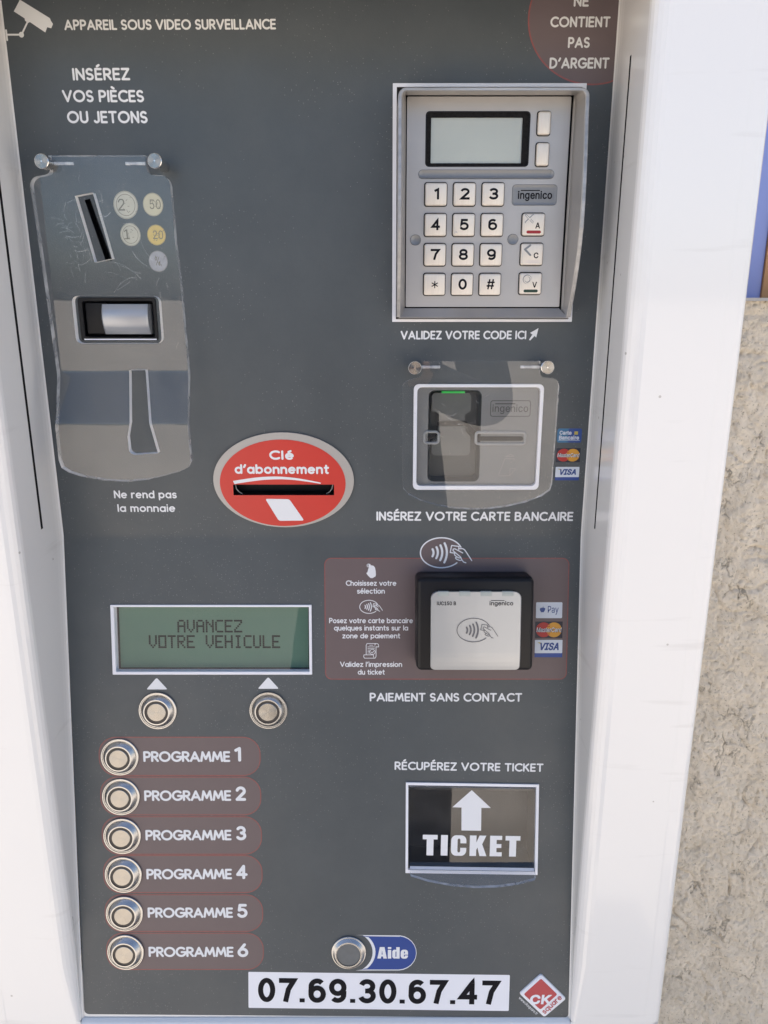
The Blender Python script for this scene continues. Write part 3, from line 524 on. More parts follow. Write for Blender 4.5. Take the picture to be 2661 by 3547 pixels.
'y':(39,["5 -14 6 -9 7 -9 8 -9 9 -9 10 -9 11 -9 12 -8 13 -7 14 -6 14 -5 15 -4 16 0 2 38 8 38 17 16 17 13 18 11 19 9 19 6 20 4 21 2 18 2 19 4 20 6 20 9 21 11 22 13 22 16 31 38 37 38 20 -6 20 -8 19 -9 18 -11 17 -12 15 -13 14 -14 12 -14 11 -14 9 -15 8 -14 7 -14 6 -14"])}
def glyph(ch):
    L = []
    for t in OUT[ch][1]:
        q = [int(k) for k in t.split()]; L.append([(q[k], q[k+1]) for k in range(0, len(q), 2)])
    return OUT[ch][0], L
def block(mb, text, a, b, hgt, m, h=.05, bold=2.0, slant=0, gap=0):
    """block lettering whose outline box runs from a to b along the baseline and is hgt high; bold thickens the strokes"""
    x = 0; items = []
    for ch in text:
        if ch == ' ': x += 22; continue
        w_, L = glyph(ch); items.append((x, L)); x += w_+gap+bold*.6
    al = [(x0+px, py) for x0, L in items for l_ in L for px, py in l_]
    x0_ = min(p[0] for p in al)-bold; x1_ = max(p[0] for p in al)+bold; y0_ = min(p[1] for p in al)-bold; y1_ = max(p[1] for p in al)+bold
    a = Vector(a); b = Vector(b); W = (b-a).length; d = (b-a)/W; n = Vector((-d.y, d.x)); sx = W/(x1_-x0_); sy = hgt/(y1_-y0_)
    def T(px, py): q = (py-y0_)*sy; r = a+d*((px-x0_)*sx+slant*q)+n*q; return (r.x, r.y)
    for x0, L in items:
        area = lambda l_: abs(sum(l_[i-1][0]*l_[i][1]-l_[i][0]*l_[i-1][1] for i in range(len(l_))))
        L = sorted(L, key=area, reverse=True); groups = []
        for l_ in L:
            for g_ in groups:
                if all(inside(p, g_[0]) for p in l_): g_.append(l_); break
            else: groups.append([l_])
        for g_ in groups:
            P = [[T(x0+px, py) for px, py in l_] for l_ in g_]; flat = [p for l_ in P for p in l_]
            fs = []
            for t in tessellate_polygon([[Vector((*p, 0)) for p in l_] for l_ in P]):
                (ax, ay), (bx, by), (cx, cy) = (flat[k] for k in t)
                fs.append(list(t) if (bx-ax)*(cy-ay)-(by-ay)*(cx-ax) > 0 else list(t)[::-1])
            s_ = mb.k % 7; mb.add([(p[0], p[1], h) for p in flat], fs, m)
            if bold > 0:
                for l_ in P: mb.line(l_+[l_[0]], 2*bold*min(sx, sy), h+.004, m, cap=4, sq=True)
def block_print(text, a, b, hgt, parent, plane, m, name='lettering', **k):
    mb = MB(); block(mb, text, a, b, hgt, m, **k); return mb.build(name, parent, plane, smooth=0)

# ------------------------------------------------------------------ the setting
def ground_material():
    m = mat('pale_concrete', (.46, .40, .33), .85, mott=.22, mscale=1.2, bump=.3, bscale=60)
    return m
g = bpy.data.meshes.new('ground'); g.from_pydata([(-600, -600, 0), (600, -600, 0), (600, 600, 0), (-600, 600, 0)], [], [(0, 1, 2, 3)])
g.materials.append(ground_material()); go = bpy.data.objects.new('ground', g); COL.objects.link(go); go['kind'] = 'structure'

def stucco_material():
    m = bpy.data.materials.new('roughcast_render'); m.use_nodes = True
    n = m.node_tree.nodes; l = m.node_tree.links; b = n['Principled BSDF']; b.inputs['Roughness'].default_value = .92; b.inputs['Specular IOR Level'].default_value = .2
    tc = n.new('ShaderNodeTexCoord')
    a = n.new('ShaderNodeTexNoise'); a.inputs['Scale'].default_value = 30; a.inputs['Detail'].default_value = 8; a.inputs['Roughness'].default_value = .65; l.new(tc.outputs['Object'], a.inputs['Vector'])
    r = n.new('ShaderNodeValToRGB'); e = r.color_ramp.elements
    e[0].position = .28; e[0].color = (.68, .60, .48, 1); e[1].position = .62; e[1].color = (.84, .75, .615, 1)
    l.new(a.outputs['Fac'], r.inputs[0]); 
    def noise_tex(scale, detail, rough, dist=0, vec=None):
        t = n.new('ShaderNodeTexNoise'); t.inputs['Scale'].default_value = scale; t.inputs['Detail'].default_value = detail; t.inputs['Roughness'].default_value = rough; t.inputs['Distortion'].default_value = dist
        l.new(vec or tc.outputs['Object'], t.inputs['Vector']); return t
    def ramp(src, a0, a1, b0, b1):
        t = n.new('ShaderNodeMapRange'); t.inputs[1].default_value = a0; t.inputs[2].default_value = a1; t.inputs[3].default_value = b0; t.inputs[4].default_value = b1; l.new(src, t.inputs[0]); return t.outputs[0]
    def mul(a_, b_):
        t = n.new('ShaderNodeMath'); t.operation = 'MULTIPLY'; l.new(a_, t.inputs[0]); l.new(b_, t.inputs[1]); return t.outputs[0]
    # gritty pits and short broken trowel drag marks, crevice shade put into their colour
    grit = noise_tex(330, 8, .7)
    pits = ramp(grit.outputs['Fac'], .345, .43, .75, 0)
    mp = n.new('ShaderNodeMapping'); mp.inputs['Scale'].default_value = (1, 1, .55); l.new(tc.outputs['Object'], mp.inputs[0])
    wob = noise_tex(60, 4, .6, 0, mp.outputs[0])
    va = n.new('ShaderNodeVectorMath'); va.operation = 'MULTIPLY_ADD'; va.inputs[1].default_value = (.022, .022, .022); l.new(wob.outputs['Color'], va.inputs[0]); l.new(mp.outputs[0], va.inputs[2])
    vo = n.new('ShaderNodeTexVoronoi'); vo.feature = 'DISTANCE_TO_EDGE'; vo.inputs['Scale'].default_value = 58; l.new(va.outputs[0], vo.inputs['Vector'])
    edge = ramp(vo.outputs['Distance'], .0, .05, .62, 0)
    gate = ramp(noise_tex(40, 5, .7).outputs['Fac'], .52, .62, 0, 1)
    crack = mul(edge, gate)
    mx = n.new('ShaderNodeMath'); mx.operation = 'MAXIMUM'; l.new(pits, mx.inputs[0]); l.new(crack, mx.inputs[1])
    x = n.new('ShaderNodeMix'); x.data_type = 'RGBA'; x.inputs[7].default_value = (.30, .25, .18, 1); l.new(mx.outputs[0], x.inputs[0]); l.new(r.outputs[0], x.inputs[6]); l.new(x.outputs[2], b.inputs['Base Color'])
    hgt = n.new('ShaderNodeMath'); hgt.operation = 'MULTIPLY_ADD'; hgt.inputs[1].default_value = -.9; l.new(crack, hgt.inputs[0]); l.new(grit.outputs['Fac'], hgt.inputs[2])
    u = n.new('ShaderNodeBump'); u.inputs['Strength'].default_value = 1.0; u.inputs['Distance'].default_value = .0022; l.new(hgt.outputs[0], u.inputs['Height']); l.new(u.outputs[0], b.inputs['Normal'])
    return m
WALL_Y = 120.0
def fine(a, b, step): 
    n = max(1, int(round((b-a)/step))); return [a+(b-a)*i/n for i in range(n)]
wall = empty('roughcast_wall', 260, WALL_Y, -K0, None, ID)
wall['label'] = 'beige roughcast low wall standing beside the white payment machine'; wall['category'] = 'wall'
def build_wall():
    xs = fine(-900, -206, 60)+fine(-206, 225, 40)+fine(225, 380, 1.15)+fine(380, 600, 8)+fine(600, 1600, 60)+[1600]
    zs = fine(-K0-20, -470, 14)+fine(-470, 131, 1.15)+[131]
    mb = MB(); vs = []; fs = []
    for z in zs:
        for x in xs:
            if 200 < x < 620:
                p = Vector((x*.045, z*.030, 3.1)); 
                base = noise.noise(p)*2.2+noise.noise(p*2.3+Vector((9, 3, 1)))*1.4
                c = abs(noise.noise(Vector((x*.060+1.3*noise.noise(p), z*.036, 7.7))))
                d2 = abs(noise.noise(Vector((x*.15, z*.11, 2.2))))
                cr = max(0, 1-c/.075); cr2 = max(0, 1-d2/.09)
                gate = max(0, noise.noise(Vector((x*.03, z*.03, 5.5)))+.35)
                fn = noise.noise(Vector((x*.42, z*.42, 1)))*.55+noise.noise(Vector((x*.9, z*.9, 4)))*.3
                dy = -base*1.1-fn*2.0+cr*3.6*gate+cr2*1.3
            else: dy = 0
            vs.append((x, WALL_Y+dy, z))
    W = len(xs)
    for j in range(len(zs)-1):
        for i in range(W-1): fs.append([j*W+i, j*W+i+1, (j+1)*W+i+1, (j+1)*W+i])
    mb.add(vs, fs, stucco_material())
    # back and top of the wall
    mb.add([(-900, 250, -K0-20), (1600, 250, -K0-20), (1600, 250, 131), (-900, 250, 131), (-900, WALL_Y, 131), (1600, WALL_Y, 131)], [[1, 0, 3, 2], [4, 5, 2, 3]], mb.mats[0])
    mb.build('render_coat', wall, ID, smooth=70)
    c = MB(); c.add([(x, y, z) for z in (131.05, 132.9) for x, y in ((-900, WALL_Y-4), (1600, WALL_Y-4), (1600, 254), (-900, 254))],
                    [[0, 1, 5, 4], [1, 2, 6, 5], [2, 3, 7, 6], [3, 0, 4, 7], [4, 5, 6, 7], [3, 2, 1, 0]], mat('grey_coping', (.42, .40, .38), .6, mott=.2))
    c.build('coping', wall, ID)
build_wall()
board = empty('hoarding_panel', 287, 166, 133, None, ID)
board['label'] = 'pale blue upright panel edged in orange brown, standing on top of the beige wall'; board['category'] = 'panel'
def bxy(mb, x0, x1, y0, y1, z0, z1, m):
    mb.add([(x, y, z) for z in (z0, z1) for x, y in ((x0, y0), (x1, y0), (x1, y1), (x0, y1))],
           [[0, 1, 5, 4], [1, 2, 6, 5], [2, 3, 7, 6], [3, 0, 4, 7], [4, 5, 6, 7], [3, 2, 1, 0]], m)
mb = MB(); bxy(mb, 190, 287, 162, 170, 133, 760, mat('blue_gloss_board', (.24, .30, .64), .22, spec=.7, mott=.05, mscale=3)); mb.build('blue_board', board, ID)
mb = MB(); bxy(mb, 287.3, 420, 160, 172, 133, 760, mat('orange_brown_wood', (.52, .26, .10), .5, mott=.3, mscale=6, stretch=(1, 1, .2))); mb.build('brown_frame', board, ID)

# ------------------------------------------------------------------ the machine
kiosk = empty('payment_kiosk', 0, 170, -K0, None, ID)
kiosk['label'] = 'white car wash payment machine with grey panel of slots, keypad, screens and programme buttons'; kiosk['category'] = 'payment machine'
TOPZ, BOTV = 291.0, -301.0
def depth(z):
    if z >= 0: return REC
    return max(REC+z*math.tan(TILT), 2.6)
XW, XO = 151.0, 206.3
def section(z):
    d = depth(z); r = min(8.0, d*.75); p = []
    f = min(7.0, d*.4)
    for i in range(4):
        a = R(90*i/3); p.append((150.1+1.1*math.sin(a), d-f*(1-math.cos(a))))
    gd = 0.0
    if 11 < z < 242: gd = 3.2*min(1, (z-11)/2.5, (242-z)/2.5)
    yg = 31.2 if d > 40 else d*.55
    p += [(XW+.2, yg+1.5 if d > 40 else d*.58), (XW+.2+gd, yg+1.15 if d > 40 else d*.57), (XW+.2+gd, yg-1.15 if d > 40 else d*.53), (XW, yg-1.5 if d > 40 else d*.52)]
    for i in range(7):
        a = R(90*i/6); p.append((XW+r*(1-math.cos(a)), min(r*(1-math.sin(a)), d)))
    q = 5.0
    p += [(XW+r+3, 0), (182, 0), (195.5, 0), (196.5, .1), (XO-q-1.5, .1)]
    for i in range(7):
        a = R(90*i/6); p.append((XO-q+q*math.sin(a), .1+q*(1-math.cos(a))))
    p += [(XO, 40), (XO, 300)]
    return p
def housing():
    mb = MB()
    zs = [360, TOPZ, 262, 242, 239.5]+fine(239, 13.5, -1) if False else [360, TOPZ, 262, 242, 239.5]
    z = 230
    while z > 14: zs.append(z); z -= 12
    zs += [13.5, 11, 4, 0, -4, -12]
    z = -30
    while z > -285: zs.append(z); z -= 15
    zs += [-285, -296.6]
    for sg in (1, -1):
        secs = [section(z) for z in zs]; n = len(secs[0])
        vs = [(sg*x, y, z) for s_, z in zip(secs, zs) for x, y in s_]
        for k in range(len(zs)-1):
            zc = (zs[k]+zs[k+1])/2
            for j in range(n-1):
                q = [k*n+j, (k+1)*n+j, (k+1)*n+j+1, k*n+j+1]
                m = 'hole' if (11 < zc < 242 and j in (4, 5)) else 'white'  # vent groove coloured near black, its shade painted in
                mb.add([vs[i] for i in q], [[0, 1, 2, 3] if sg > 0 else [3, 2, 1, 0]], m)
    # head above the recess; unseen soffit sloped down to darken the panel's top
    mb.add([(-151.2, REC, 275.5), (151.2, REC, 275.5), (151.2, 5, 260), (151.2, 1.4, 260.4), (151.2, 0, 264), (151.2, 0, 360),
            (-151.2, 5, 260), (-151.2, 1.4, 260.4), (-151.2, 0, 264), (-151.2, 0, 360)],
           [[0, 1, 2, 6], [6, 2, 3, 7], [7, 3, 4, 8], [8, 4, 5, 9]], 'white')
    mb.add([(151.2, .02, 264), (161.5, -.03, 264), (161.5, -.03, 360), (151.2, .02, 360), (-151.2, .02, 264), (-161.5, -.03, 264), (-161.5, -.03, 360), (-151.2, .02, 360)], [[0, 1, 2, 3], [5, 4, 7, 6]], 'white')
    mb.add([(-XO, .4, 360), (XO, .4, 360), (XO, 300, 360), (-XO, 300, 360)], [[0, 1, 2, 3]], 'white')
    # sheet behind the print, and the front below the panel
    b = depth(-296.6)
    mb.add([(-151, b, -296.6), (151, b, -296.6), (151, 1.4, -297.6), (-151, 1.4, -297.6), (151, 0, -300), (-151, 0, -300), (151, 0, -K0), (-151, 0, -K0)],
           [[1, 0, 3, 2], [2, 3, 5, 4], [4, 5, 7, 6]], 'white')
    e = section(-296.6)
    for sg in (1, -1):
        i0 = [i for i, p in enumerate(e) if p[0] >= 151 and p[1] < 2.3 and i > 7]
        P = [(151, 1.2)]+[e[i] for i in i0 if e[i][0] > 151.5]
        n = len(P)
        vs = [(sg*x, y, -296.6) for x, y in P]+[(sg*x, max(0, y) if k > 1 else 0, -300) for k, (x, y) in enumerate(P)]+[(sg*x, max(0, y) if k > 1 else 0, -K0) for k, (x, y) in enumerate(P)]
        fs = [[r*n+j, (r+1)*n+j, (r+1)*n+j+1, r*n+j+1] for r in (0, 1) for j in range(n-1)]
        mb.add(vs, fs if sg > 0 else [f[::-1] for f in fs], 'white')
    for sg in (1, -1):
        P = [(sg*XO, 5.4, -296.6), (sg*XO, 300, -296.6), (sg*XO, 300, -K0), (sg*XO, 5.4, -K0)]
        mb.add(P, [[0, 1, 2, 3] if sg < 0 else [3, 2, 1, 0]], 'white')
        P2 = [(sg*a, b_, z) for z in (-296.6, -K0) for a, b_ in [p for p in e if p[0] > XO-5.5 and p[1] < 6]]
        n = len(P2)//2
        mb.add(P2, [[j, n+j, n+j+1, j+1] if sg > 0 else [j+1, n+j+1, n+j, j] for j in range(n-1)], 'white')
    mb.add([(-XO, 300, -K0), (XO, 300, -K0), (XO, 300, 360), (-XO, 300, 360)], [[1, 0, 3, 2]], 'white')
    # white skin right behind the printed sheet
    bk = [LO @ Vector((x*S, v*S, -.35*S)) for x, v in ((-150.9, -270), (-150.9, -301.3), (150.9, -301.3), (150.9, -270))]
    mb.add([(p.x/S, p.y/S, p.z/S-K0) for p in bk], [[0, 1, 2, 3]], 'white')
    return mb.build('housing', kiosk, ID, smooth=40)
housing()

# folded grey sheet with its cut-outs
ST, CT = math.sin(TILT), math.cos(TILT)
HOLES = {
 'coin_slit': [(-116.2, 182.2), (-107.6, 151.6), (-110.9, 151.2), (-119.0, 181.6)],
 'reject': rrect(-127.6, 110.8, -86.6, 132.6, 1.5, 3),
 'pinpad': rrect(43.5, 123.5, 133, 233, .5, 2),
 'card': rrect(54.4, 29.6, 122, 85.4, 2.5, 4),
 'key': rrect(-49.7, 24.5, 7.3, 30.6, .3, 1),
 'lcd': rrect(-122.6, -81.0, -7.8, -41.9, .3, 1),
 'ticket': [(50.2, -204.0), (127.4, -205.2), (127.3, -151.9), (50.3, -150.6)],
}
def front_panel():
    out = [(-150.3, 284), (-150.3, 0), (-149.9, -298.4)]
    out = [(-150.2, 290.8), (-150.0, 1)]+[(-150.0, -40)]+arc(-146.6, -295.9, 3, 3, 180, 270, 5)+arc(147.2, -298.2, 3, 3, 270, 360, 5)+[(150.2, -40), (150.2, 1), (150.2, 290.8)]
    vs = []; es = []
    def loop(L):
        o = len(vs); vs.extend(Vector(p) for p in L); es.extend((o+i, o+(i+1) % len(L)) for i in range(len(L)))
    loop(out)
    for H in HOLES.values(): loop(H)
    for c in (3, 1, 0, -1, -3):
        o = len(vs); vs.append(Vector((-150.4, c))); vs.append(Vector((150.6, c))); es.append((o, o+1))
    V, _e, F, *_ = delaunay_2d_cdt(vs, es, [], 0, 1e-4)
    def to3(p):
        # soft fold, 3 units each side
        u, v = p
        if v >= 3: return (u, REC, v)
        if v <= -3: return (u, REC+v*ST, v*CT)
        k = (3-v)/6; return (u, REC-3*ST*k*k, v*(1-(1-CT)*k*.5))
    mb = MB(); fs = []
    for f in F:
        c = sum((V[i] for i in f), Vector((0, 0)))/len(f)
        if inside(c, out) and not any(inside(c, H) for H in HOLES.values()):
            a, b, d = V[f[0]], V[f[1]], V[f[2]]; fs.append(list(f) if (b-a).cross(d-a) > 0 else list(reversed(f)))
    mb.add([to3(p) for p in V], fs, 'panel')
    # white returns of the sheet round its cut-outs are the frames of the units; here the sheet's own thickness
    return mb.build('front_panel', kiosk, ID, smooth=30)
panel = front_panel()

# ---- print on the upper panel
def P_(t, a, b, c, **k): return printed(t, a, b, c, panel, k.pop('plane', UP), k.pop('m', 'ink'), **k)
P_('APPAREIL SOUS VIDEO SURVEILLANCE', (-120.7, 259.25), (-17, 259.6), 4.6, m='inkwarm', h=.1)
P_('INSÉREZ', (-119, 237.1), (-90.4, 237.2), 5.6, h=.1); P_('VOS PIÈCES', (-125.1, 227.3), (-84.3, 227.3), 5.6, h=.1); P_('OU JETONS', (-123.8, 217.7), (-83.3, 217.7), 5.7, h=.1)
P_('VALIDEZ VOTRE CODE ICI', (44.9, 111.1), (112.9, 111.2), 4.6, h=.1)
P_('Ne rend pas', (-118.6, 22.2), (-82.7, 22.2), 4.7, h=.1, wt=.18); P_('la monnaie', (-117.3, 14.1), (-84.1, 14.1), 4.7, h=.1, wt=.18)
P_('INSÉREZ VOTRE CARTE BANCAIRE', (31.5, 8.9), (145, 8.7), 5.5, h=.1)
mb = MB(); mb.poly([(114.4, 110.9), (115.2, 110.6), (117.4, 113.0), (118.3, 112.1), (119.3, 117.1), (114.9, 114.6), (116.2, 113.7)], .1, 'ink'); mb.build('arrow_mark', panel, UP, smooth=0)
mb = MB()
mb.poly([(-141.0, 272.4), (-144.6, 267.4), (-139.7, 264.4), (-139.6, 263.4), (-138.3, 262.4), (-137.3, 262.8), (-130.3, 258.3), (-129.1, 260.6), (-127.2, 260.1), (-126.1, 262.0), (-126.9, 263.2), (-127.4, 264.5)], .1, 'inkwarm')
mb.line([(-138.6, 262.6), (-142.1, 257.3)], .8, .12, 'inkwarm'); mb.line([(-142.1, 257.3), (-149.4, 257.3)], .8, .17, 'inkwarm')
mb.poly(ell(-142.1, 257.3, 1.25, 1.25, 20), .2, 'inkwarm'); mb.poly(rrect(-149.9, 254.6, -149.0, 259.6, .2, 1), .14, 'inkwarm')
mb.build('camera_pictogram', panel, UP, smooth=0)
disc = MB()
def clipx(pts, xm): return [(min(x, xm), y) for x, y in pts]
disc.poly(clipx(ell(139.6, 264.6, 33.4, 29.6), 150.1), .04, 'patch')
oe = ell(139.6, 264.6, 33.4, 29.6); ie = ell(139.6, 264.6, 32.7, 28.9)
disc.ring2d(clipx(oe, 150.1), clipx(ie, 150.1), .07, 'redline'); disc = disc.build('warning_disc', panel, UP, smooth=0)
for t, a, b, c in (('CONTIENT', (117.3, 260.5), (146.6, 260.5), 4.7), ('PAS', (126.5, 251.5), (137.2, 251.5), 4.8), ('NE', (128.2, 269.4), (135.5, 269.4), 4.8), ("D'ARGENT", (117.9, 242.4), (147.5, 242.4), 4.9)):
    printed(t, a, b, c, panel, UP, 'inkwarm', h=.1)

# ---- print on the lower panel
P_('PAIEMENT SANS CONTACT', (27.4, -99.3), (117.8, -99.5), 5.3, plane=LO, h=.1)
P_('RÉCUPÉREZ VOTRE TICKET', (42.2, -141.5), (131.3, -142.8), 5.2, plane=LO, h=.1)
for cx, cy in ((-98.6, -88.4), (-32.6, -88.0)):
    mb = MB(); w_, h_ = 6.3, 3.6
    tri = [Vector((cx-w_, cy-h_)), Vector((cx+w_, cy-h_)), Vector((cx, cy+h_))]; pts = []
    for i in range(3):
        p, a, b = tri[i], tri[i-1], tri[(i+1) % 3]
        for k in range(5):
            t = k/4; q0 = p+(a-p).normalized()*1.1; q1 = p+(b-p).normalized()*1.1
            pts.append(tuple(q0*(1-t)**2+p*2*t*(1-t)+q1*t*t))
    mb.poly(pts, .1, 'ink'); mb.build('triangle_mark', panel, LO, smooth=0)
rows = [-133.2, -157.9, -182.8, -207.4, -232.5, -257.4]
prog = [((-108, -136.6), (-56, -136.6), (-53.5, -136.4), (-49.5, -136.4)), ((-108.2, -161), (-55.9, -160.9), (-53.3, -160.9), (-47, -160.9)), ((-108.2, -185.9), (-56.2, -185.8), (-53.5, -185.8), (-47.3, -185.8)),
        ((-108.4, -210.7), (-56.4, -210.6), (-53.9, -210.5), (-46.9, -210.5)), ((-108.4, -235.5), (-56.3, -235.5), (-53.7, -235.5), (-47.4, -235.5)), ((-108.6, -261), (-56.4, -261), (-54, -261.1), (-47.4, -261.1))]
for i, cy in enumerate(rows):
    mb = MB(); x0, x1 = -134.6, -37.9
    mb.poly(rrect(x0, cy-12.15, x1, cy+12.15, 10.5, 8), .03, 'patch')
    mb.ring2d(rrect(x0, cy-12.15, x1, cy+12.15, 10.5, 8), rrect(x0+.55, cy-11.6, x1-.55, cy+11.6, 9.9, 8), .06, 'redline')
    o = mb.build('programme_patch', panel, LO, smooth=0)
    mb = MB(); a, b, c, d = prog[i]
    strokes(mb, 'PROGRAMME', a, b, 6.7, 'ink', wt=.205, h=.1, gap=.03); strokes(mb, str(i+1), c, d, 9.1, 'ink', wt=.2, h=.1)
    mb.build('lettering', panel, LO, smooth=0)
mb = MB(); mb.poly(rrect(1.1, -86.0, 143.9, -13.2, 4, 6), .03, 'patch'); mb.ring2d(rrect(1.1, -86, 143.9, -13.2, 4, 6), rrect(1.6, -85.5, 143.4, -13.7, 3.5, 6), .06, 'redline')
mb.build('instruction_patch', panel, LO, smooth=0)
for t, a, b, c in (('Choisissez votre', (13.6, -29.7), (43.1, -29.7), 3.2), ('sélection', (20.1, -34.4), (36.4, -34.4), 3.2), ('Posez votre carte bancaire', (3.7, -52), (52.9, -52), 3.2), ('quelques instants sur la', (6.5, -56.4), (50.1, -56.4), 3.2),
                   ('zone de paiement', (11.4, -61.1), (45.5, -61.1), 3.2), ("Validez l'impression", (9.9, -78.3), (46.6, -78.3), 3.2), ('du ticket', (20.4, -83), (36.4, -83), 3.2)):
    P_(t, a, b, c, plane=LO, h=.1, wt=.17, gap=.07)
def contactless(mb, cx, cy, k, m, h, fill=None, kl=1.0):
    T = lambda L: [(cx+(x-69.3)*k, cy+(y+10.2)*k) for x, y in L]
    if fill: mb.poly(T(ell(69.3, -10.2, 12.0, 8.6, 48)), h-.02, fill)
    mb.line(T(arc(69.3, -10.2, 12.2, 8.8, 22, 318, 40)), .75*k*kl, h, m)
    for (x0, y0), (x1, y1), (x2, y2) in (((64.1, -8.1), (65.3, -10.2), (64.1, -12.3)), ((66.4, -6.9), (68.1, -10.2), (66.3, -13.4)), ((68.7, -5.8), (70.9, -10.2), (68.6, -14.6)), ((71.1, -4.6), (73.9, -10.2), (71, -15.9))):
        mb.line(T([((1-t)**2*x0+2*t*(1-t)*x1+t*t*x2, (1-t)**2*y0+2*t*(1-t)*y1+t*t*y2) for t in [i/8 for i in range(9)]]), 1.25*k, h, m)
    for L in ([(76.9, -10.4), (74.4, -10.0), (75.2, -5.9), (79.5, -6.5), (79.3, -8.2)], [(81.7, -10.3), (77.0, -7.8), (76.2, -8.0), (76.0, -8.8), (76.5, -9.4), (80.5, -12.7), (81.3, -14.4), (82.2, -15.6), (83.6, -16.1)],
              [(79.6, -7.8), (81.4, -7.7), (82.6, -8.3), (83.6, -9.6), (87, -14.8)], [(77, -10.4), (76.9, -11.4), (78, -12.4), (79.4, -13.2), (80.7, -13.2)], [(78.2, -12.6), (77.5, -13.2), (78, -13.9), (80, -14.7), (81.2, -14.5)]):
        mb.line(T(L), .62*k*kl, h+.02, m, cap=4)
mb = MB(); contactless(mb, 69.3, -10.2, 1.0, 'ink', .12, 'patch'); mb.build('contactless_symbol', panel, LO, smooth=0)
mb = MB(); contactless(mb, 27.1, -42.2, .445, 'ink', .12, None, 1.25); mb.build('contactless_symbol', panel, LO, smooth=0)
mb = MB()
fx, fy, fk = 25.3, -25.3, .0422
hp = [(35, 215), (52, 190), (47, 120), (30, 60), (8, 62), (0, 60)]
hand = [(2, 62), (5, 52), (12, 56), (18, 74), (22, 96), (28, 98), (24, 128), (30, 138), (37, 136), (40, 124), (52, 126), (70, 120), (82, 104), (88, 70), (90, 34), (86, 18), (60, 2), (40, 4), (18, 28), (6, 46)]
mb.poly([(25.35+x*.0645, -25.3+y*.0613) for x, y in hand], .1, 'ink')
mb.line([(27.35, -17.9), (27.9, -19.6)], .75, .13, 'ink'); mb.line(arc(27.0, -17.7, 1.1, 1.0, -40, 290, 16), .22, .1, 'ink'); mb.line(arc(27.0, -17.7, .7, .65, -30, 290, 12), .2, .1, 'ink')
mb.build('hand_pictogram', panel, LO, smooth=0)
mb = MB(); q = .36
mb.line([(25.4, -71), (25.4, -65.3), (25.9, -64.2), (31.2, -64.2)], q, .1, 'ink'); mb.line(arc(31.6, -65.2, 1.1, 1.0, 180, 0, 8)+[(32.7, -66.2), (31.3, -66.2)], q, .1, 'ink')
mb.line([(31.2, -66), (31.2, -72), (30.6, -73), (24.4, -73), (23.9, -72.2), (24.1, -71), (29.6, -71), (29.9, -72.6)], q, .1, 'ink')
for yy, x0, x1 in ((-65.2, 27.4, 29.4), (-66.2, 26.3, 30.4), (-67.1, 26.3, 30.4), (-68.1, 26.3, 28), (-69, 26.3, 27.7), (-69.9, 26.3, 27.8)): mb.line([(x0, yy), (x1, yy)], .27, .1, 'ink')
mb.line(arc(29.1, -69.2, 1.6, 1.55, 0, 360, 20), .3, .12, 'ink'); mb.line([(28.3, -69.3), (28.9, -69.9), (30, -68.6)], .34, .14, 'ink')
mb.build('receipt_pictogram', panel, LO, smooth=0)

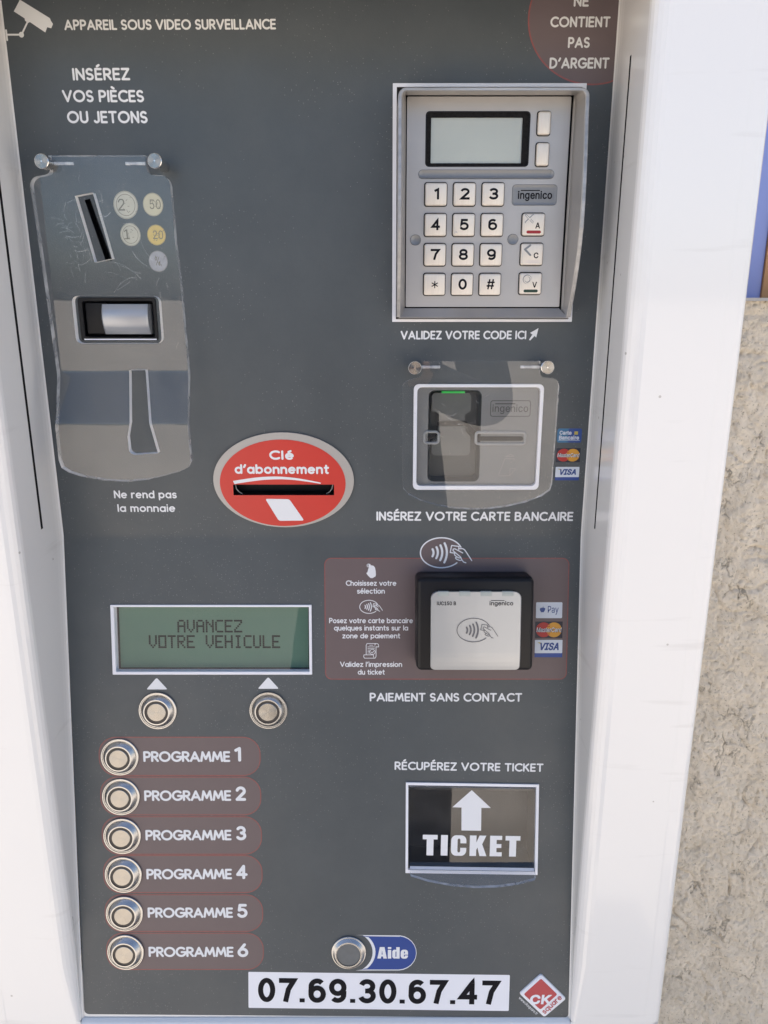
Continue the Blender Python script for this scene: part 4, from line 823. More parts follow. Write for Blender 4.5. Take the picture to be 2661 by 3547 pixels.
# ---- card logos
def logo(kind, x0, y0, x1, y1, plane):
    cx, cy = (x0+x1)/2, (y0+y1)/2; W, H = x1-x0, y1-y0; mb = MB()
    if kind == 'visa':
        mb.poly(quad((cx, cy), W/2, H/2), .05, 'blue2'); mb.poly(rrect(x0+.05, y0+H*.24, x1-.05, y1, .35, 3), .09, 'lblue')
        o = mb.build('card_logo_sticker', kiosk, plane, 'white and blue VISA card logo', 0)
        t = MB(); block(t, 'VISA', (x0+W*.14, y0+H*.40), (x1-W*.14, y0+H*.40), H*.45, 'blue', .13, 4, .22); t.poly([(x0+W*.09, y0+H*.86), (x0+W*.2, y0+H*.86), (x0+W*.24, y0+H*.6), (x0+W*.19, y0+H*.78)], .15, 'gold')
    elif kind == 'mc':
        mb.poly(quad((cx, cy), W/2, H/2), .05, 'navy'); r = H*.45
        mb.poly(ell(cx-W*.19, cy, W*.28, r, 40), .08, 'mcred'); mb.poly(ell(cx+W*.19, cy, W*.28, r, 40), .11, 'mcyel')
        for i, f in enumerate((-.3, -.2, .2, .3)): mb.poly(quad((cx-W*.02, cy+H*f), W*.06, H*.02), .13, 'mcred')
        o = mb.build('card_logo_sticker', kiosk, plane, 'MasterCard logo of red and orange discs', 0)
        t = MB(); block(t, 'MasterCard', (x0+W*.06+.14, y0+H*.36-.1), (x1-W*.04+.14, y0+H*.36-.1), H*.29, 'navy', .15, 2.5, .12); block(t, 'MasterCard', (x0+W*.05, y0+H*.36), (x1-W*.05, y0+H*.36), H*.29, 'ink', .2, 1.5, .12)
    elif kind == 'cb':
        mb.poly(rrect(x0, y0, x1, y1, 1.3, 5), .05, 'bluegrad'); mb.poly(rrect(x0+W*.45, y0+.02, x1-.02, y1-.02, .8, 3), .08, 'blue'); mb.poly(quad((x0+W*.77, y0+H*.68), W*.075, H*.115), .12, 'gold')
        mb.poly(quad((cx, y0+H*.16), W*.44, H*.012), .12, 'lblue')
        o = mb.build('card_logo_sticker', kiosk, plane, 'blue Carte Bancaire card logo', 0)
        t = MB(); block(t, 'Carte', (x0+W*.09, y0+H*.56), (x0+W*.58, y0+H*.56), H*.29, 'lblue', .14, 3); block(t, 'Bancaire', (x0+W*.08, y0+H*.21), (x0+W*.9, y0+H*.21), H*.3, 'lblue', .14, 3)
    else:
        mb.poly(rrect(x0, y0, x1, y1, .6, 4), .05, 'lblue')
        o = mb.build('card_logo_sticker', kiosk, plane, 'white Apple Pay logo', 0)
        t = MB(); block(t, 'Pay', (x0+W*.45, y0+H*.22), (x0+W*.86, y0+H*.22), H*.55, 'blue', .1, .6)
        ap = [(.0, .30), (.12, .34), (.26, .28), (.34, .2), (.3, .04), (.24, -.1), (.12, -.26), (.04, -.24), (-.08, -.24), (-.16, -.26), (-.28, -.1), (-.35, .08), (-.32, .22), (-.2, .32)]
        t.poly([(x0+W*.25+x*H*.5, y0+H*.50+y*H*.5) for x, y in ap], .1, 'blue'); t.line([(x0+W*.255, y0+H*.67), (x0+W*.275, y0+H*.72)], .3, .12, 'blue')
    t.build('lettering', o, plane, smooth=0)
logo('cb', 132.9, 54.5, 146.6, 62.5, UP); logo('mc', 133, 43.3, 146.6, 51.4, UP); logo('visa', 133.1, 32.8, 146.7, 40.6, UP)
logo('pay', 125.0, -49.0, 140.4, -39.5, LO); logo('mc', 124.7, -60.9, 140.8, -51.0, LO); logo('visa', 124.7, -72.5, 141, -62.0, LO)

# ---- coin unit ---------------------------------------------------------------
coin = empty('coin_unit', -105, 120, 0, kiosk, UP, 'coin and token entry under a long folded clear acrylic cover')
mb = MB(); mb.sheet(HOLES['coin_slit'], [], [], lambda x, y: -6, 0, 'hole', 'hole'); a = HOLES['coin_slit']
for i in range(4):
    p, q = a[i], a[(i+1) % 4]; mb.add([(*p, .05), (*q, .05), (*q, -6), (*p, -6)], [[0, 1, 2, 3]], 'black')
mb.build('coin_slot', coin, UP)
def coin_print(cx, cy, rx, ry, m, txt, inner=None, dx=0):
    mb = MB(); mb.poly(ell(cx, cy, rx, ry, 40), .05, m)
    if inner: mb.ring2d(ell(cx, cy, rx*.78, ry*.78, 40), ell(cx, cy, rx*.74, ry*.74, 40), .08, 'coinline')
    mb.ring2d(ell(cx, cy, rx*.97, ry*.97, 40), ell(cx, cy, rx*.94, ry*.94, 40), .08, 'coinline')
    if txt: block(mb, txt, (cx-rx*.62+dx, cy-ry*.4), (cx-rx*.62+dx+rx*.55*len(txt), cy-ry*.4), ry*.85, 'coinline', .1, 0)
    for i in range(9):
        a = random.uniform(-.3, .8)*rx; b = random.uniform(-.5, .6)*ry
        mb.line([(cx+a, cy+b), (cx+a+random.uniform(-.15, .2)*rx, cy+b+random.uniform(-.2, .2)*ry)], .22, .1, 'coinline', cap=3)
    return mb.build('coin_sticker', coin, UP, {'coin2': 'round two euro coin print', 'coing': 'golden twenty cent coin print', 'coiny': 'pale fifty cent coin print', 'token': 'worn grey token print'}.get(m) if txt != '1' else 'one euro coin print', 0)
coin_print(-98, 179.2, 6.35, 6.8, 'coin2', '2', True); coin_print(-83.8, 179.4, 5.25, 5.65, 'coiny', '50', dx=1.5); coin_print(-96.8, 164.7, 5.3, 5.7, 'coin2', '1', True); coin_print(-83.2, 164.5, 4.85, 5.1, 'coing', '20', dx=1.2); coin_print(-83.3, 151.4, 5.0, 5.3, 'token', '%', dx=1.4)
mb = MB(); mb.frame((-127.9, 110.4, -86.2, 133.0), (-125.6, 112.6, -87.9, 131.0), -6, .9, 'black', 1.5, 1.0, .3); mb.poly(quad((-106.8, 121.8), 20, 10.5), -5.6, 'hole')
rj = mb.build('reject_window', coin, UP)
mb = MB(); mb.rbox(-125.0, 113.8, -114.4, 130.6, -5.4, -1.2, 'black', 1.0, .6); mb.build('black_plate', rj, UP)
# curved silver flap: a quarter of a drum with flat ends
mb = MB(); n = 14; rs = []
for i in range(n+1):
    t = i/n; y = 129.6-t*15.6; h = 1.0+4.6*math.sin(math.pi*(.16+.8*t))**.8
    rs.append([(-114.2+.3*math.sin(math.pi*t), y, -4), (-114.2, y, h-.6), (-113.5, y, h), (-90.6, y, h), (-89.7, y, h-.6), (-88.9, y, -4)])
mb.rings(rs, 'knob', cap0=True, cap1=True, closed=True)
mb.build('reject_flap', rj, UP, 'silver curved flap in the black reject window')
mb = MB(); mb.poly(quad((-106.5, 111.2), 19.6, .35), 1.1, 'sticker'); mb.build('white_edge', rj, UP, smooth=0)
def coin_h(x, y):
    if y > 95: return 12.
    if y > 94: return 12+(95-y)*.25
    if y > 70: return 12.25+(94-y)/24*11.5
    if y > 69: return 23.75+(70-y)*.25
    return 24.
oc = [(-130.6, 200.9), (-82.6, 200.9), (-82.4, 194.8)]+arc(-78.6, 194.2, 3.6, 2.4, 180, 250, 5)+arc(-76.4, 186.8, 5.2, 5.2, 75, 0, 6)+[(-70.6, 160), (-69.3, 137.4), (-68.4, 94.6), (-68.2, 92), (-67.6, 71), (-67.5, 60), (-67.3, 48.5)]
oc += [(-68.6, 45.6), (-72.5, 43.6), (-79.3, 41.6), (-90, 38.9), (-101.9, 37.6), (-114, 38.2), (-126.8, 40.6), (-133, 42.6), (-136.6, 45.2), (-137.6, 49.5), (-137.5, 66.6), (-136.9, 71.5), (-138.0, 92), (-138.4, 95), (-139.6, 137.4), (-141.0, 180)]+arc(-136.4, 186.6, 4.8, 4.8, 180, 105, 6)+arc(-134.4, 194.2, 3.8, 2.4, 290, 360, 5)
slit1 = [(-119.8, 182.2), (-110.1, 183.9), (-103.4, 152.0), (-112.7, 150.5)]
slit1 = [(-119.4, 182.1), (-112.7, 150.4), (-103.6, 152.2), (-110.3, 183.7)]
slit2 = [(-99.9, 95.6), (-98.0, 69.5), (-99.8, 62)]+arc(-96.5, 55.5, 3.2, 3.2, 190, 265, 4)+[(-84.4, 53.2), (-87.5, 68), (-91.2, 95.8)]
hole3 = rrect(-126.4, 109.6, -81.2, 133.8, 3, 4)
mb = MB(); mb.sheet(oc, [slit1, slit2, hole3], [((-150, c), (-60, c)) for c in (96, 95, 94.5, 94, 90, 85, 80, 75, 70, 69.5, 69, 67)], coin_h, 4.2, 'clear', 'cutedge', 'sawedge')
M['scratch'] = clear_material('scratched_acrylic', .30)
def scratches(mb, cx, cy, sx, sy, n, hf, lo=1.5, hi=7):
    for i in range(n):
        x, y = random.gauss(cx, sx), random.gauss(cy, sy); a = random.uniform(0, 6.28); L = random.uniform(lo, hi); c = random.uniform(-.5, .5)
        p = [(x+math.cos(a+c*t)*L*t, y+math.sin(a+c*t)*L*t) for t in (0, .33, .66, 1)]
        if all(inside(q, oc) and not inside(q, slit1) and not inside(q, hole3) and q[1] > 97 for q in p) or hf == 10:
            mb.line(p, random.uniform(.1, .26), (12 if hf != 10 else 10)+.06+.002*i, 'scratch', cap=2)
scratches(mb, -117, 165, 7, 9, 80, 12); scratches(mb, -100, 145, 16, 18, 26, 12, 2, 14)
mb.build('clear_cover', coin, UP, smooth=42)
def standoff(u, v, r, h, parent, ct=None):
    e = empty('standoff', u, v, 0, parent, UP)
    mb = MB(); mb.lathe(u, v, [(r*.8, 0), (r*.8, h-6), (r, h-5.9), (r, h-.3), (r-.3, h)], 'steelring'); mb.build('sleeve', e, UP)
    mb = MB(); mb.lathe(u, v, [(r-.3, h-.2), (r-.31, h+.1), (.45, h+.1), (.3, h-.1), (0, h-.1)], 'steelcap'); mb.build('cap', e, UP, smooth=12)
    return e
standoff(-131.9, 197.3, 3.5, 18, coin); standoff(-76.5, 197.5, 3.55, 18, coin)
def hinge(x0, x1, y, h, parent):
    mb = MB(); mb.rings([[(x, y+.8*math.cos(a), h+.8*math.sin(a)) for a in [2*math.pi*j/10 for j in range(10)]] for x in (x0, x1)], 'cutedge', cap0=True)
    mb.build('hinge_pin', parent, UP)
hinge(-128.6, -119, 197.4, 10.4, coin); hinge(-93, -83.2, 197.4, 10.4, coin)

# ---- key slot ------------------------------------------------------------------
ks = empty('key_slot', -21, 33, 0, kiosk, UP, 'red oval subscription key slot with white lettering')
def hole_plate(outl, hol, h0, h1, m, name, parent):
    mb = MB(); mb.sheet(outl, [hol], [], lambda x, y: h1, h1-h0, m, m); return mb.build(name, parent, UP, smooth=30)
hole_plate(ell(-21.1, 32.9, 39.9, 27.6, 72), rrect(-50.0, 24.3, 7.6, 30.8, .3, 1), 0, 1.3, 'alu', 'rim_plate', ks)
hole_plate(ell(-21.6, 31.3, 35.7, 25.2, 72), rrect(-49.9, 24.4, 7.5, 30.7, .3, 1), 1.32, 1.5, 'redlabel', 'red_label', ks)
mb = MB(); a = rrect(-49.7, 24.5, 7.3, 30.6, .3, 1)
mb.rings([[(x, y, h) for x, y in a] for h in (1.2, -9)], 'black', cap1=True); 
for sg, cx in ((1, -47.6), (-1, 5.2)): mb.line([(cx-sg*1.4, 30), (cx-sg*.9, 27.6), (cx+sg*.6, 25.6), (cx+sg*2.2, 24.8)], .5, -1, 'castdark')
mb.build('slot', ks, UP)
printed('Clé', (-28.6, 45.0), (-14.8, 45.0), 5.4, ks, UP, wt=.22, h=1.56, gap=.1); printed("d'abonnement", (-48.5, 36.9), (4.9, 36.8), 5.6, ks, UP, wt=.21, h=1.56, gap=.08)
mb = MB(); N = 20; up = [(-49.7+49.9*i/N, 32.4+3.6*math.sin(math.pi*(.04+.90*i/N))**1.05 - 1.3*i/N) for i in range(N+1)]; dn = [(-49.1+48.9*i/N, 31.0+2.9*math.sin(math.pi*(.0+.95*i/N))**1.05 - .3*i/N) for i in range(N+1)]
mb.poly(up+dn[::-1], 1.56, 'ink'); mb.build('curved_mark', ks, UP, smooth=0)
mb = MB(); c4 = [Vector(p) for p in ((-31.9, 22.3), (-24.6, 9.2), (-10.0, 9.4), (-18.2, 22.1))]; pts = []
for i in range(4):
    p, a, b = c4[i], c4[i-1], c4[(i+1) % 4]
    for k in range(5):
        t = k/4; q0 = p+(a-p).normalized()*1.3; q1 = p+(b-p).normalized()*1.3; pts.append(tuple(q0*(1-t)**2+p*2*t*(1-t)+q1*t*t))
mb.poly(pts, 1.56, 'ink'); mb.build('slanted_mark', ks, UP, smooth=0)

# ---- pin pad --------------------------------------------------------------------
pin = empty('pin_pad', 88, 178, 0, kiosk, UP, 'grey metal bank card keypad with small screen under a cast hood')
mb = MB(); mb.frame((40.3, 120.4, 137.0, 235.9), (42.3, 121.8, 135.0, 234.2), 0, .35, 'sticker', .2, .2, .1)
mb.poly(quad((88.7, 178), 46.4, 56.3), .04, 'hole'); mb.build('white_surround', pin, UP)
def hood():
    mb = MB(); vv = [(225.5, 19.5), (222, 20), (216, 20.5), (204, 22.5), (192, 24), (178, 25), (166, 24.8), (156, 23), (146, 20), (138, 16.5), (132.5, 13.8), (127.6, 11), (123.0, 8.6)]
    L, Rr = 42.6, 134.2
    for sg, xo, xi in ((1, L, 46.9), (-1, Rr, 129.9)):
        rs = []
        for v, H in vv:
            e = xo+sg*1.7
            rs.append([(xo, v, .2), (xo, v, H-.3), (xo+sg*.3, v, H), (e, v, H), (e+sg*.4, v, H-.5), (xi-sg*.8, v, 5.4), (xi, v, 4.0)])
        n = 7
        for k in range(len(rs)-1):
            for j in range(n-1):
                q = [rs[k][j], rs[k+1][j], rs[k+1][j+1], rs[k][j+1]]
                mb.add(q, [[0, 1, 2, 3] if sg > 0 else [3, 2, 1, 0]], 'sawn' if j in (1, 2) else ('plate' if j in (4, 5) else 'cast'))
    # top of the hood: rounded corners lead into the cheeks
    ro = 4.0; rs = []; yt = 229.5-ro
    HX = ((0, .2), (0, 19.2), (.3, 19.5), (1.7, 19.5), (2.1, 19.0), (3.5, 5.4), (4.3, 4.0)); KY = (-2.6, 0, .3, 1.3, 1.6, .2, -.2)
    for cx, a0, a1 in ((L+ro, 180, 90), (Rr-ro, 90, 0)):
        for i in range(7):
            a = R(a0+(a1-a0)*i/6)
            rs.append([(cx+(ro-kx)*math.cos(a), yt+(ro-ky)*math.sin(a), h) for (kx, h), ky in zip(HX, KY)])
    for k in range(len(rs)-1):
        for j in range(6):
            mb.add([rs[k][j], rs[k][j+1], rs[k+1][j+1], rs[k+1][j]], [[3, 2, 1, 0]], 'sawn' if j in (1, 2) else 'cast')
    # sloping sill under the plate
    mb.add([(46.9, 127.5, 4.2), (128.8, 127.5, 4.2), (132.6, 123.0, 8.3), (44.4, 123.0, 8.3), (133.9, 122.3, 7.6), (42.9, 122.3, 7.6), (134.2, 122.2, .2), (42.6, 122.2, .2)],
           [[0, 3, 2, 1], [3, 5, 4, 2], [5, 7, 6, 4]], 'cast')
    mb.build('hood', pin, UP, smooth=38)
hood()
face = MB(); fo = rrect(47.4, 128.2, 128.9, 229.0, .6, 3)
face.sheet(fo, [rrect(57.1, 197.2, 108.7, 222.1, 1.6, 4)], [], lambda x, y: 4.0, 2.0, 'plate', 'plate')
face.poly(rrect(46.9, 127.4, 129.9, 229.8, .4, 2), 2.2, 'hole')
# milled groove, dimples and badge recess are dished into the plate: shallow bowls with a raised lip
def dish(mb, x0, y0, x1, y1, r, d, m, b=1.4):
    rs = []
    for i in range(6):
        t = i/5; k = b*t; rs.append([(x, y, 4.03+.02*(1-t) - d*(math.sin(t*math.pi/2)) ) for x, y in rrect(x0+k, y0+k, x1-k, y1-k, max(r-k, .05), 8)])
    mb.rings(rs, m)
face = face.build('face_plate', pin, UP, smooth=30)
mb = MB(); mb.frame((57.1, 197.2, 108.7, 222.1), (59.5, 198.6, 105.3, 219.6), 3.3, 3.5, 'dirty', 1.6, .3, .05); mb.poly(quad((82.4, 209.1), 23.6, 11.0), 2.65, 'lcdg')
mb.frame((56.7, 196.8, 109.1, 222.5), (57.3, 197.4, 108.5, 221.9), 3.9, 4.15, 'black', 1.9, 1.4, .1)
scr = mb.build('small_screen', pin, UP)
mb = MB(); mb.poly(quad((82.9, 209.6), 25.4, 12.1), 3.3, clear_material('screen_glass', .016)); mb.build('screen_glass', scr, UP)
def well(mb, x0, y0, x1, y1, r, d, m, rim=None):
    """a shallow milled hollow standing as its own lined cup just above the plate"""
    rs = [[(x, y, 4.02) for x, y in rrect(x0-.12, y0-.12, x1+.12, y1+.12, r+.1, 8)]]
    rs.append([(x, y, 4.10) for x, y in rrect(x0, y0, x1, y1, r, 8)])
    for i in range(1, 6):
        t = i/5; k = min(r, 1.5)*t*.9
        rs.append([(x, y, 4.10-.07*math.sin(t*math.pi/2)) for x, y in rrect(x0+k, y0+k, x1-k, y1-k, max(r-k, .05), 8)])
    mb.rings(rs, m)
# raised bowls; darker colour and swept normals give the shade of a milled hollow
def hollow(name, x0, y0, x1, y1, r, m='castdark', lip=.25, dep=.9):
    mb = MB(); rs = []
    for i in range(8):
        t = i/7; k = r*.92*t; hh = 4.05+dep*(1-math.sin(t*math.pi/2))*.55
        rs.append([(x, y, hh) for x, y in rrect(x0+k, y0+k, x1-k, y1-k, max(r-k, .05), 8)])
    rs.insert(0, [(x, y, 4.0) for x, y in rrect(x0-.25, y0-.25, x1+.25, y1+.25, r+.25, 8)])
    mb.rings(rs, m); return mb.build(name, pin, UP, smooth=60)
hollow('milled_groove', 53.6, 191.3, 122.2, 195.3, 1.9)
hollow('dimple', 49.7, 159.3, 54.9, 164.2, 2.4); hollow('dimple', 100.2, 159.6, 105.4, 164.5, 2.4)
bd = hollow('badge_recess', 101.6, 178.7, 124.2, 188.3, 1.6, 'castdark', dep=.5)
mb = MB(); block(mb, 'ingenico', (104.4, 180.6), (121.9, 180.6), 4.9, 'blackink', 4.15, 2.0); mb.poly(quad((110.7, 185.7), 4.9, .24), 4.17, 'blackink'); mb.build('lettering', bd, UP, smooth=0)
def key(cx, cy, w_, h_, txt=None, name='key', extra=None, label=None, mtl='key', r=1.1):
    mb = MB(); mb.rbox(cx-w_/2, cy-h_/2, cx+w_/2, cy+h_/2, 4.0, 6.4, mtl, r, .75)
    mb.poly(rrect(cx-w_/2-.5, cy-h_/2-.45, cx+w_/2+.4, cy+h_/2+.6, r+.4, 4), 4.06, 'hole')  # flat black patch painted as the shaded gap round the key
    if txt:
        v = {'*': (3.3, 3.5, -.2), '#': (4.8, 5.4, 0), '1': (2.9, 5.5, 0), '0': (4.4, 5.5, 0)}.get(txt, (4.7, 5.5, 0))
        strokes(mb, txt, (cx-v[0]/2+.1, cy-v[1]/2+v[2]+.1), (cx+v[0]/2+.1, cy-v[1]/2+v[2]+.1), v[1], 'blackink', wt=.2 if txt not in '#*' else .14, h=6.46, font=NUM, sq=True)
    if extra: extra(mb, cx, cy)
    return mb.build(name, pin, UP, label, 40)
ys = [183.7, 169.0, 154.4, 139.6]; xs_ = [62.4, 77.0, 91.6]
for r_, row in enumerate(('123', '456', '789', '*0#')):
    for c_, ch in enumerate(row):
        ex = (lambda mb, cx, cy: mb.lathe(cx-4.0, cy-4.0, [(.8, 6.35), (.7, 6.7), (.4, 6.95), (0, 7.0)], 'key', 16)) if ch == '5' else None
        key(xs_[c_], ys[r_], 11.1, 10.8, ch, 'number_key', ex)
def bar_key(letter, bar, sym):
    def f(mb, cx, cy):
        mb.line([(cx-2.9, cy-3.7), (cx+3.1, cy-3.7)], 1.5, 6.45, bar)
        block(mb, letter, (cx+.8, cy-2.0), (cx+3.2, cy-2.0), 2.9, 'blackink', 6.46, 2)
        if sym == 'x': L = [[(-4.2, 4.4), (-.6, 1.0)], [(-.6, 4.4), (-4.2, 1.0)]]
        elif sym == '<': L = [[(-1.2, 4.4), (-3.9, 2.4), (-1.0, -.4)]]
        else: L = [arc(-2.0, 2.2, 1.8, 1.8, 0, 360, 24)]
        for l_ in L:
            mb.line([(cx+x, cy+y) for x, y in l_], 1.0, 6.45, 'castdark'); mb.line([(cx+x+.14, cy+y-.16) for x, y in l_], .55, 6.52, 'key')  # flat sign: dark line under an offset pale one paints its relief shade
    return f
key(112.9, 169.2, 11.4, 10.7, None, 'function_key', bar_key('A', 'red', 'x'), 'cancel key with a red bar and cross'); key(112.8, 154.6, 11.4, 10.7, None, 'function_key', bar_key('C', 'pale', '<'), 'correction key with a pale bar and arrow'); key(112.8, 140.0, 11.5, 10.7, None, 'function_key', bar_key('V', 'green', 'o'), 'validation key with a green bar and ring')
key(115.8, 216.7, 6.3, 10.6, None, 'screen_key'); key(115.8, 202.4, 6.3, 10.6, None, 'screen_key')
# ---- card reader ------------------------------------------------------------------
cr = empty('card_reader', 88, 57, 0, kiosk, UP, 'grey bank card insertion slot behind a clear acrylic flap')
mb = MB(); mb.frame((52.3, 27.4, 124.0, 87.2), (54.3, 29.7, 122.1, 85.4), -6, .9, 'sticker', 2.8, 2.4, .2); mb.build('white_bezel', cr, UP)
mb = MB(); body = rrect(54.5, 29.9, 121.9, 85.2, 2.3, 4); recs = rrect(60.6, 31.7, 90.2, 83.6, 3.4, 5)
mb.sheet(body, [recs], [], lambda x, y: -1.6, .8, 'reader', 'readeredge')
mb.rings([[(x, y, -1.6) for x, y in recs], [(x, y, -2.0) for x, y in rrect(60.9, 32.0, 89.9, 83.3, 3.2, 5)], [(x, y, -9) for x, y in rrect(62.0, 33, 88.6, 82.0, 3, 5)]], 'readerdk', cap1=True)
body = mb.build('reader_body', cr, UP, smooth=40)
mb = MB(); U_ = [(62.6, 71.4), (65.0, 71.4), (66.9, 69.4), (66.9, 66.3), (81.6, 66.3), (81.6, 69.6), (83.4, 71.0), (84.6, 71.6)]+arc(82.2, 79.4, 2.4, 2.4, 0, 90, 4)+arc(65.0, 79.4, 2.4, 2.4, 90, 180, 4)
mb.sheet(U_, [], [], lambda x, y: -4.2, 3.5, 'chip', 'readerdk'); 
Lw = [(66.6, 63.0), (66.6, 57.8), (63.0, 54.5)]+arc(65.2, 48.6, 2.3, 2.3, 180, 270, 4)+arc(82.5, 48.6, 2.3, 2.3, 270, 360, 4)+[(84.8, 56.8), (82.0, 60), (81.8, 63.0)]
mb.sheet(Lw, [], [], lambda x, y: -4.2, 3.5, 'chip', 'readerdk'); mb.build('chip_guide', body, UP, smooth=20)
mb = MB(); mb.line([(66.9, 64.6), (81.7, 64.6)], 2.6, -4.0, 'hole'); mb.line([(82.2, 64.2), (86, 60.2), (89.9, 56.7)], 2.2, -3.4, 'hole'); mb.line([(90.2, 56.6), (112.9, 56.6)], 2.6, -1.2, 'hole'); mb.line([(66.6, 60), (61.4, 57.4)], 2.0, -1.2, 'hole'); mb.build('card_slot', body, UP, smooth=0)  # flat black strokes stand in for the shaded depth of the slots
def raised(mb, pts, w_, h0, h1, m): # round-topped bead along a path
    n = len(pts)
    rs = []
    for i in range(n):
        t = (Vector(pts[(i+1) % n])-Vector(pts[i-1])).normalized(); nn = Vector((-t.y, t.x))
        rs.append([(pts[i][0]+nn.x*w_*c, pts[i][1]+nn.y*w_*c, h0+(h1-h0)*s_) for c, s_ in ((-.5, 0), (-.35, .8), (0, 1), (.35, .8), (.5, 0))])
    rs.append(rs[0]); 
    for k in range(n):
        for j in range(4): mb.add([rs[k][j], rs[k][j+1], rs[k+1][j+1], rs[k+1][j]], [[0, 1, 2, 3]], m)
mb = MB(); raised(mb, rrect(87.6, 53.5, 115.3, 60.1, 1.6, 4), 1.7, -1.7, -.5, 'readeredge'); mb.build('slot_lip', body, UP, smooth=60)
mb = MB(); raised(mb, rrect(58.6, 53.9, 66.6, 60.4, 1.8, 4), 1.6, -1.7, -.5, 'readeredge'); mb.build('slot_lip', body, UP, smooth=60)
mb = MB(); mb.rbox(67.8, 81.9, 80.8, 83.0, -4, -1.2, 'led', .3, .1); mb.build('status_light', body, UP, 'small lit green status light')
mb = MB(); mb.ring2d(rrect(95.1, 68.9, 117.6, 78, 1.4, 5), rrect(95.5, 69.3, 117.2, 77.6, 1.1, 5), -1.52, 'emboss'); block(mb, 'ingenico', (96.3, 70.4), (116.2, 70.4), 5.3, 'emboss', -1.5, .4); mb.poly(quad((103.4, 76.1), 5.6, .3), -1.48, 'emboss'); mb.build('lettering', body, UP, smooth=0)
mb = MB()
for L in ([(101.2, 35.6), (104.4, 45.0), (110.0, 45.0), (109.3, 43.6)], [(101.2, 35.6), (101.6, 35.0), (107.6, 35.2), (107.6, 39.3), (111, 39.3), (107.8, 35.4)], [(104.6, 46.2), (109.6, 46.4), (107.6, 47.6), (104.8, 46.2)], [(107.5, 43), (108.6, 43)]):
    mb.line(L, .28, -1.5, 'embosslt', cap=3)
mb.build('card_pictogram', body, UP, smooth=0)
rc = [(56.5, 100.2), (119.3, 100.3), (119.4, 94.6)]+arc(122.6, 94.0, 3.2, 2.4, 180, 260, 5)+arc(125.3, 86.6, 4.9, 4.9, 80, 0, 6)+[(129.9, 60), (129.5, 33)]+[(128.6, 29.4), (124, 26.0), (115.2, 22.4), (105, 20.0), (95, 18.6), (85.7, 18.2), (75, 18.9), (64, 21.0), (55.9, 23.6), (49.5, 27), (46.6, 30.4), (46.0, 34), (45.7, 60)]+arc(50.6, 85.6, 4.9, 4.9, 180, 100, 6)+arc(53.0, 94.0, 3.4, 2.6, 280, 360, 5)
mb = MB(); mb.sheet(rc, [], [], lambda x, y: 10, 3.2, 'clear', 'cutedge'); scratches(mb, 76, 62, 14, 12, 26, 10, 1, 5); mb.build('clear_cover', cr, UP, smooth=25)
standoff(52.3, 97.0, 3.55, 14, cr); standoff(122.6, 97.3, 3.55, 14, cr)
hinge(55.9, 66, 97.1, 8.4, cr); hinge(109, 119.4, 97.1, 8.4, cr)

# ---- message display ----------------------------------------------------------------
md = empty('message_display', -65, -62, 0, kiosk, LO, 'green message screen in a white frame')
mb = MB(); mb.frame((-124.3, -82.8, -6.5, -40.9), (-122.3, -81.0, -8.1, -42.2), -5, .9, 'sticker', .3, .2, .2); mb.build('white_frame', md, LO)
mb = MB(); mb.poly(quad((-65.2, -61.6), 57.2, 19.6), -4.5, 'black'); mb.poly(quad((-65.0, -61.4), 56.0, 18.6), -4.3, 'lcd'); sc_ = mb.build('screen', md, LO, smooth=0)
mb = MB(); mb.poly(quad((-65.2, -61.6), 57.1, 19.4), -1.0, clear_material('display_window', .008, ior=1.4)); mb.build('window', md, LO, smooth=0)
DOT = {'A': '0111010001100011111110001100011 0001', 'V': '10001100011000110001100010101000100', 'N': '10001110011010110011100011000110001', 'C': '01110100011000010000100001000101110', 'E': '11111100001000011110100001000011111', 'Z': '11111000010001000100010001000011111',
       'O': '01110100011000110001100011000101110', 'T': '11111001000010000100001000010000100', 'R': '11110100011000111110101001001010001', 'H': '10001100011000111111100011000110001', 'I': '01110001000010000100001000010001110', 'U': '10001100011000110001100011000101110', 'L': '10000100001000010000100001000011111'}
DOT['A'] = '01110100011000111111100011000110001'; DOT['O'] = '11111100011000110001100011000111111'; DOT['C'] = '01111100001000010000100001000001111'
def dots(mb, text, x0, y1, x1, y0):
    n = len(text); cw = (x1-x0)/(n*6-1); chh = (y1-y0)/7
    for i, ch in enumerate(text):
        if ch == ' ': continue
        for j, q in enumerate(DOT[ch]):
            if q == '1':
                cx = x0+(i*6+j % 5+.5)*cw; cy = y1-(j//5+.5)*chh; mb.add([(cx-cw*.56, cy-chh*.46, -4.2), (cx+cw*.56, cy-chh*.46, -4.2), (cx+cw*.56, cy+chh*.46, -4.2), (cx-cw*.56, cy+chh*.46, -4.2)], [[0, 1, 2, 3]], 'lcdink')
mb = MB(); dots(mb, 'AVANCEZ', -86.6, -51.0, -48.3, -58.7); dots(mb, 'VOTRE VEHICULE', -103.8, -60.3, -25.9, -68.2); mb.build('message', md, LO, smooth=0)

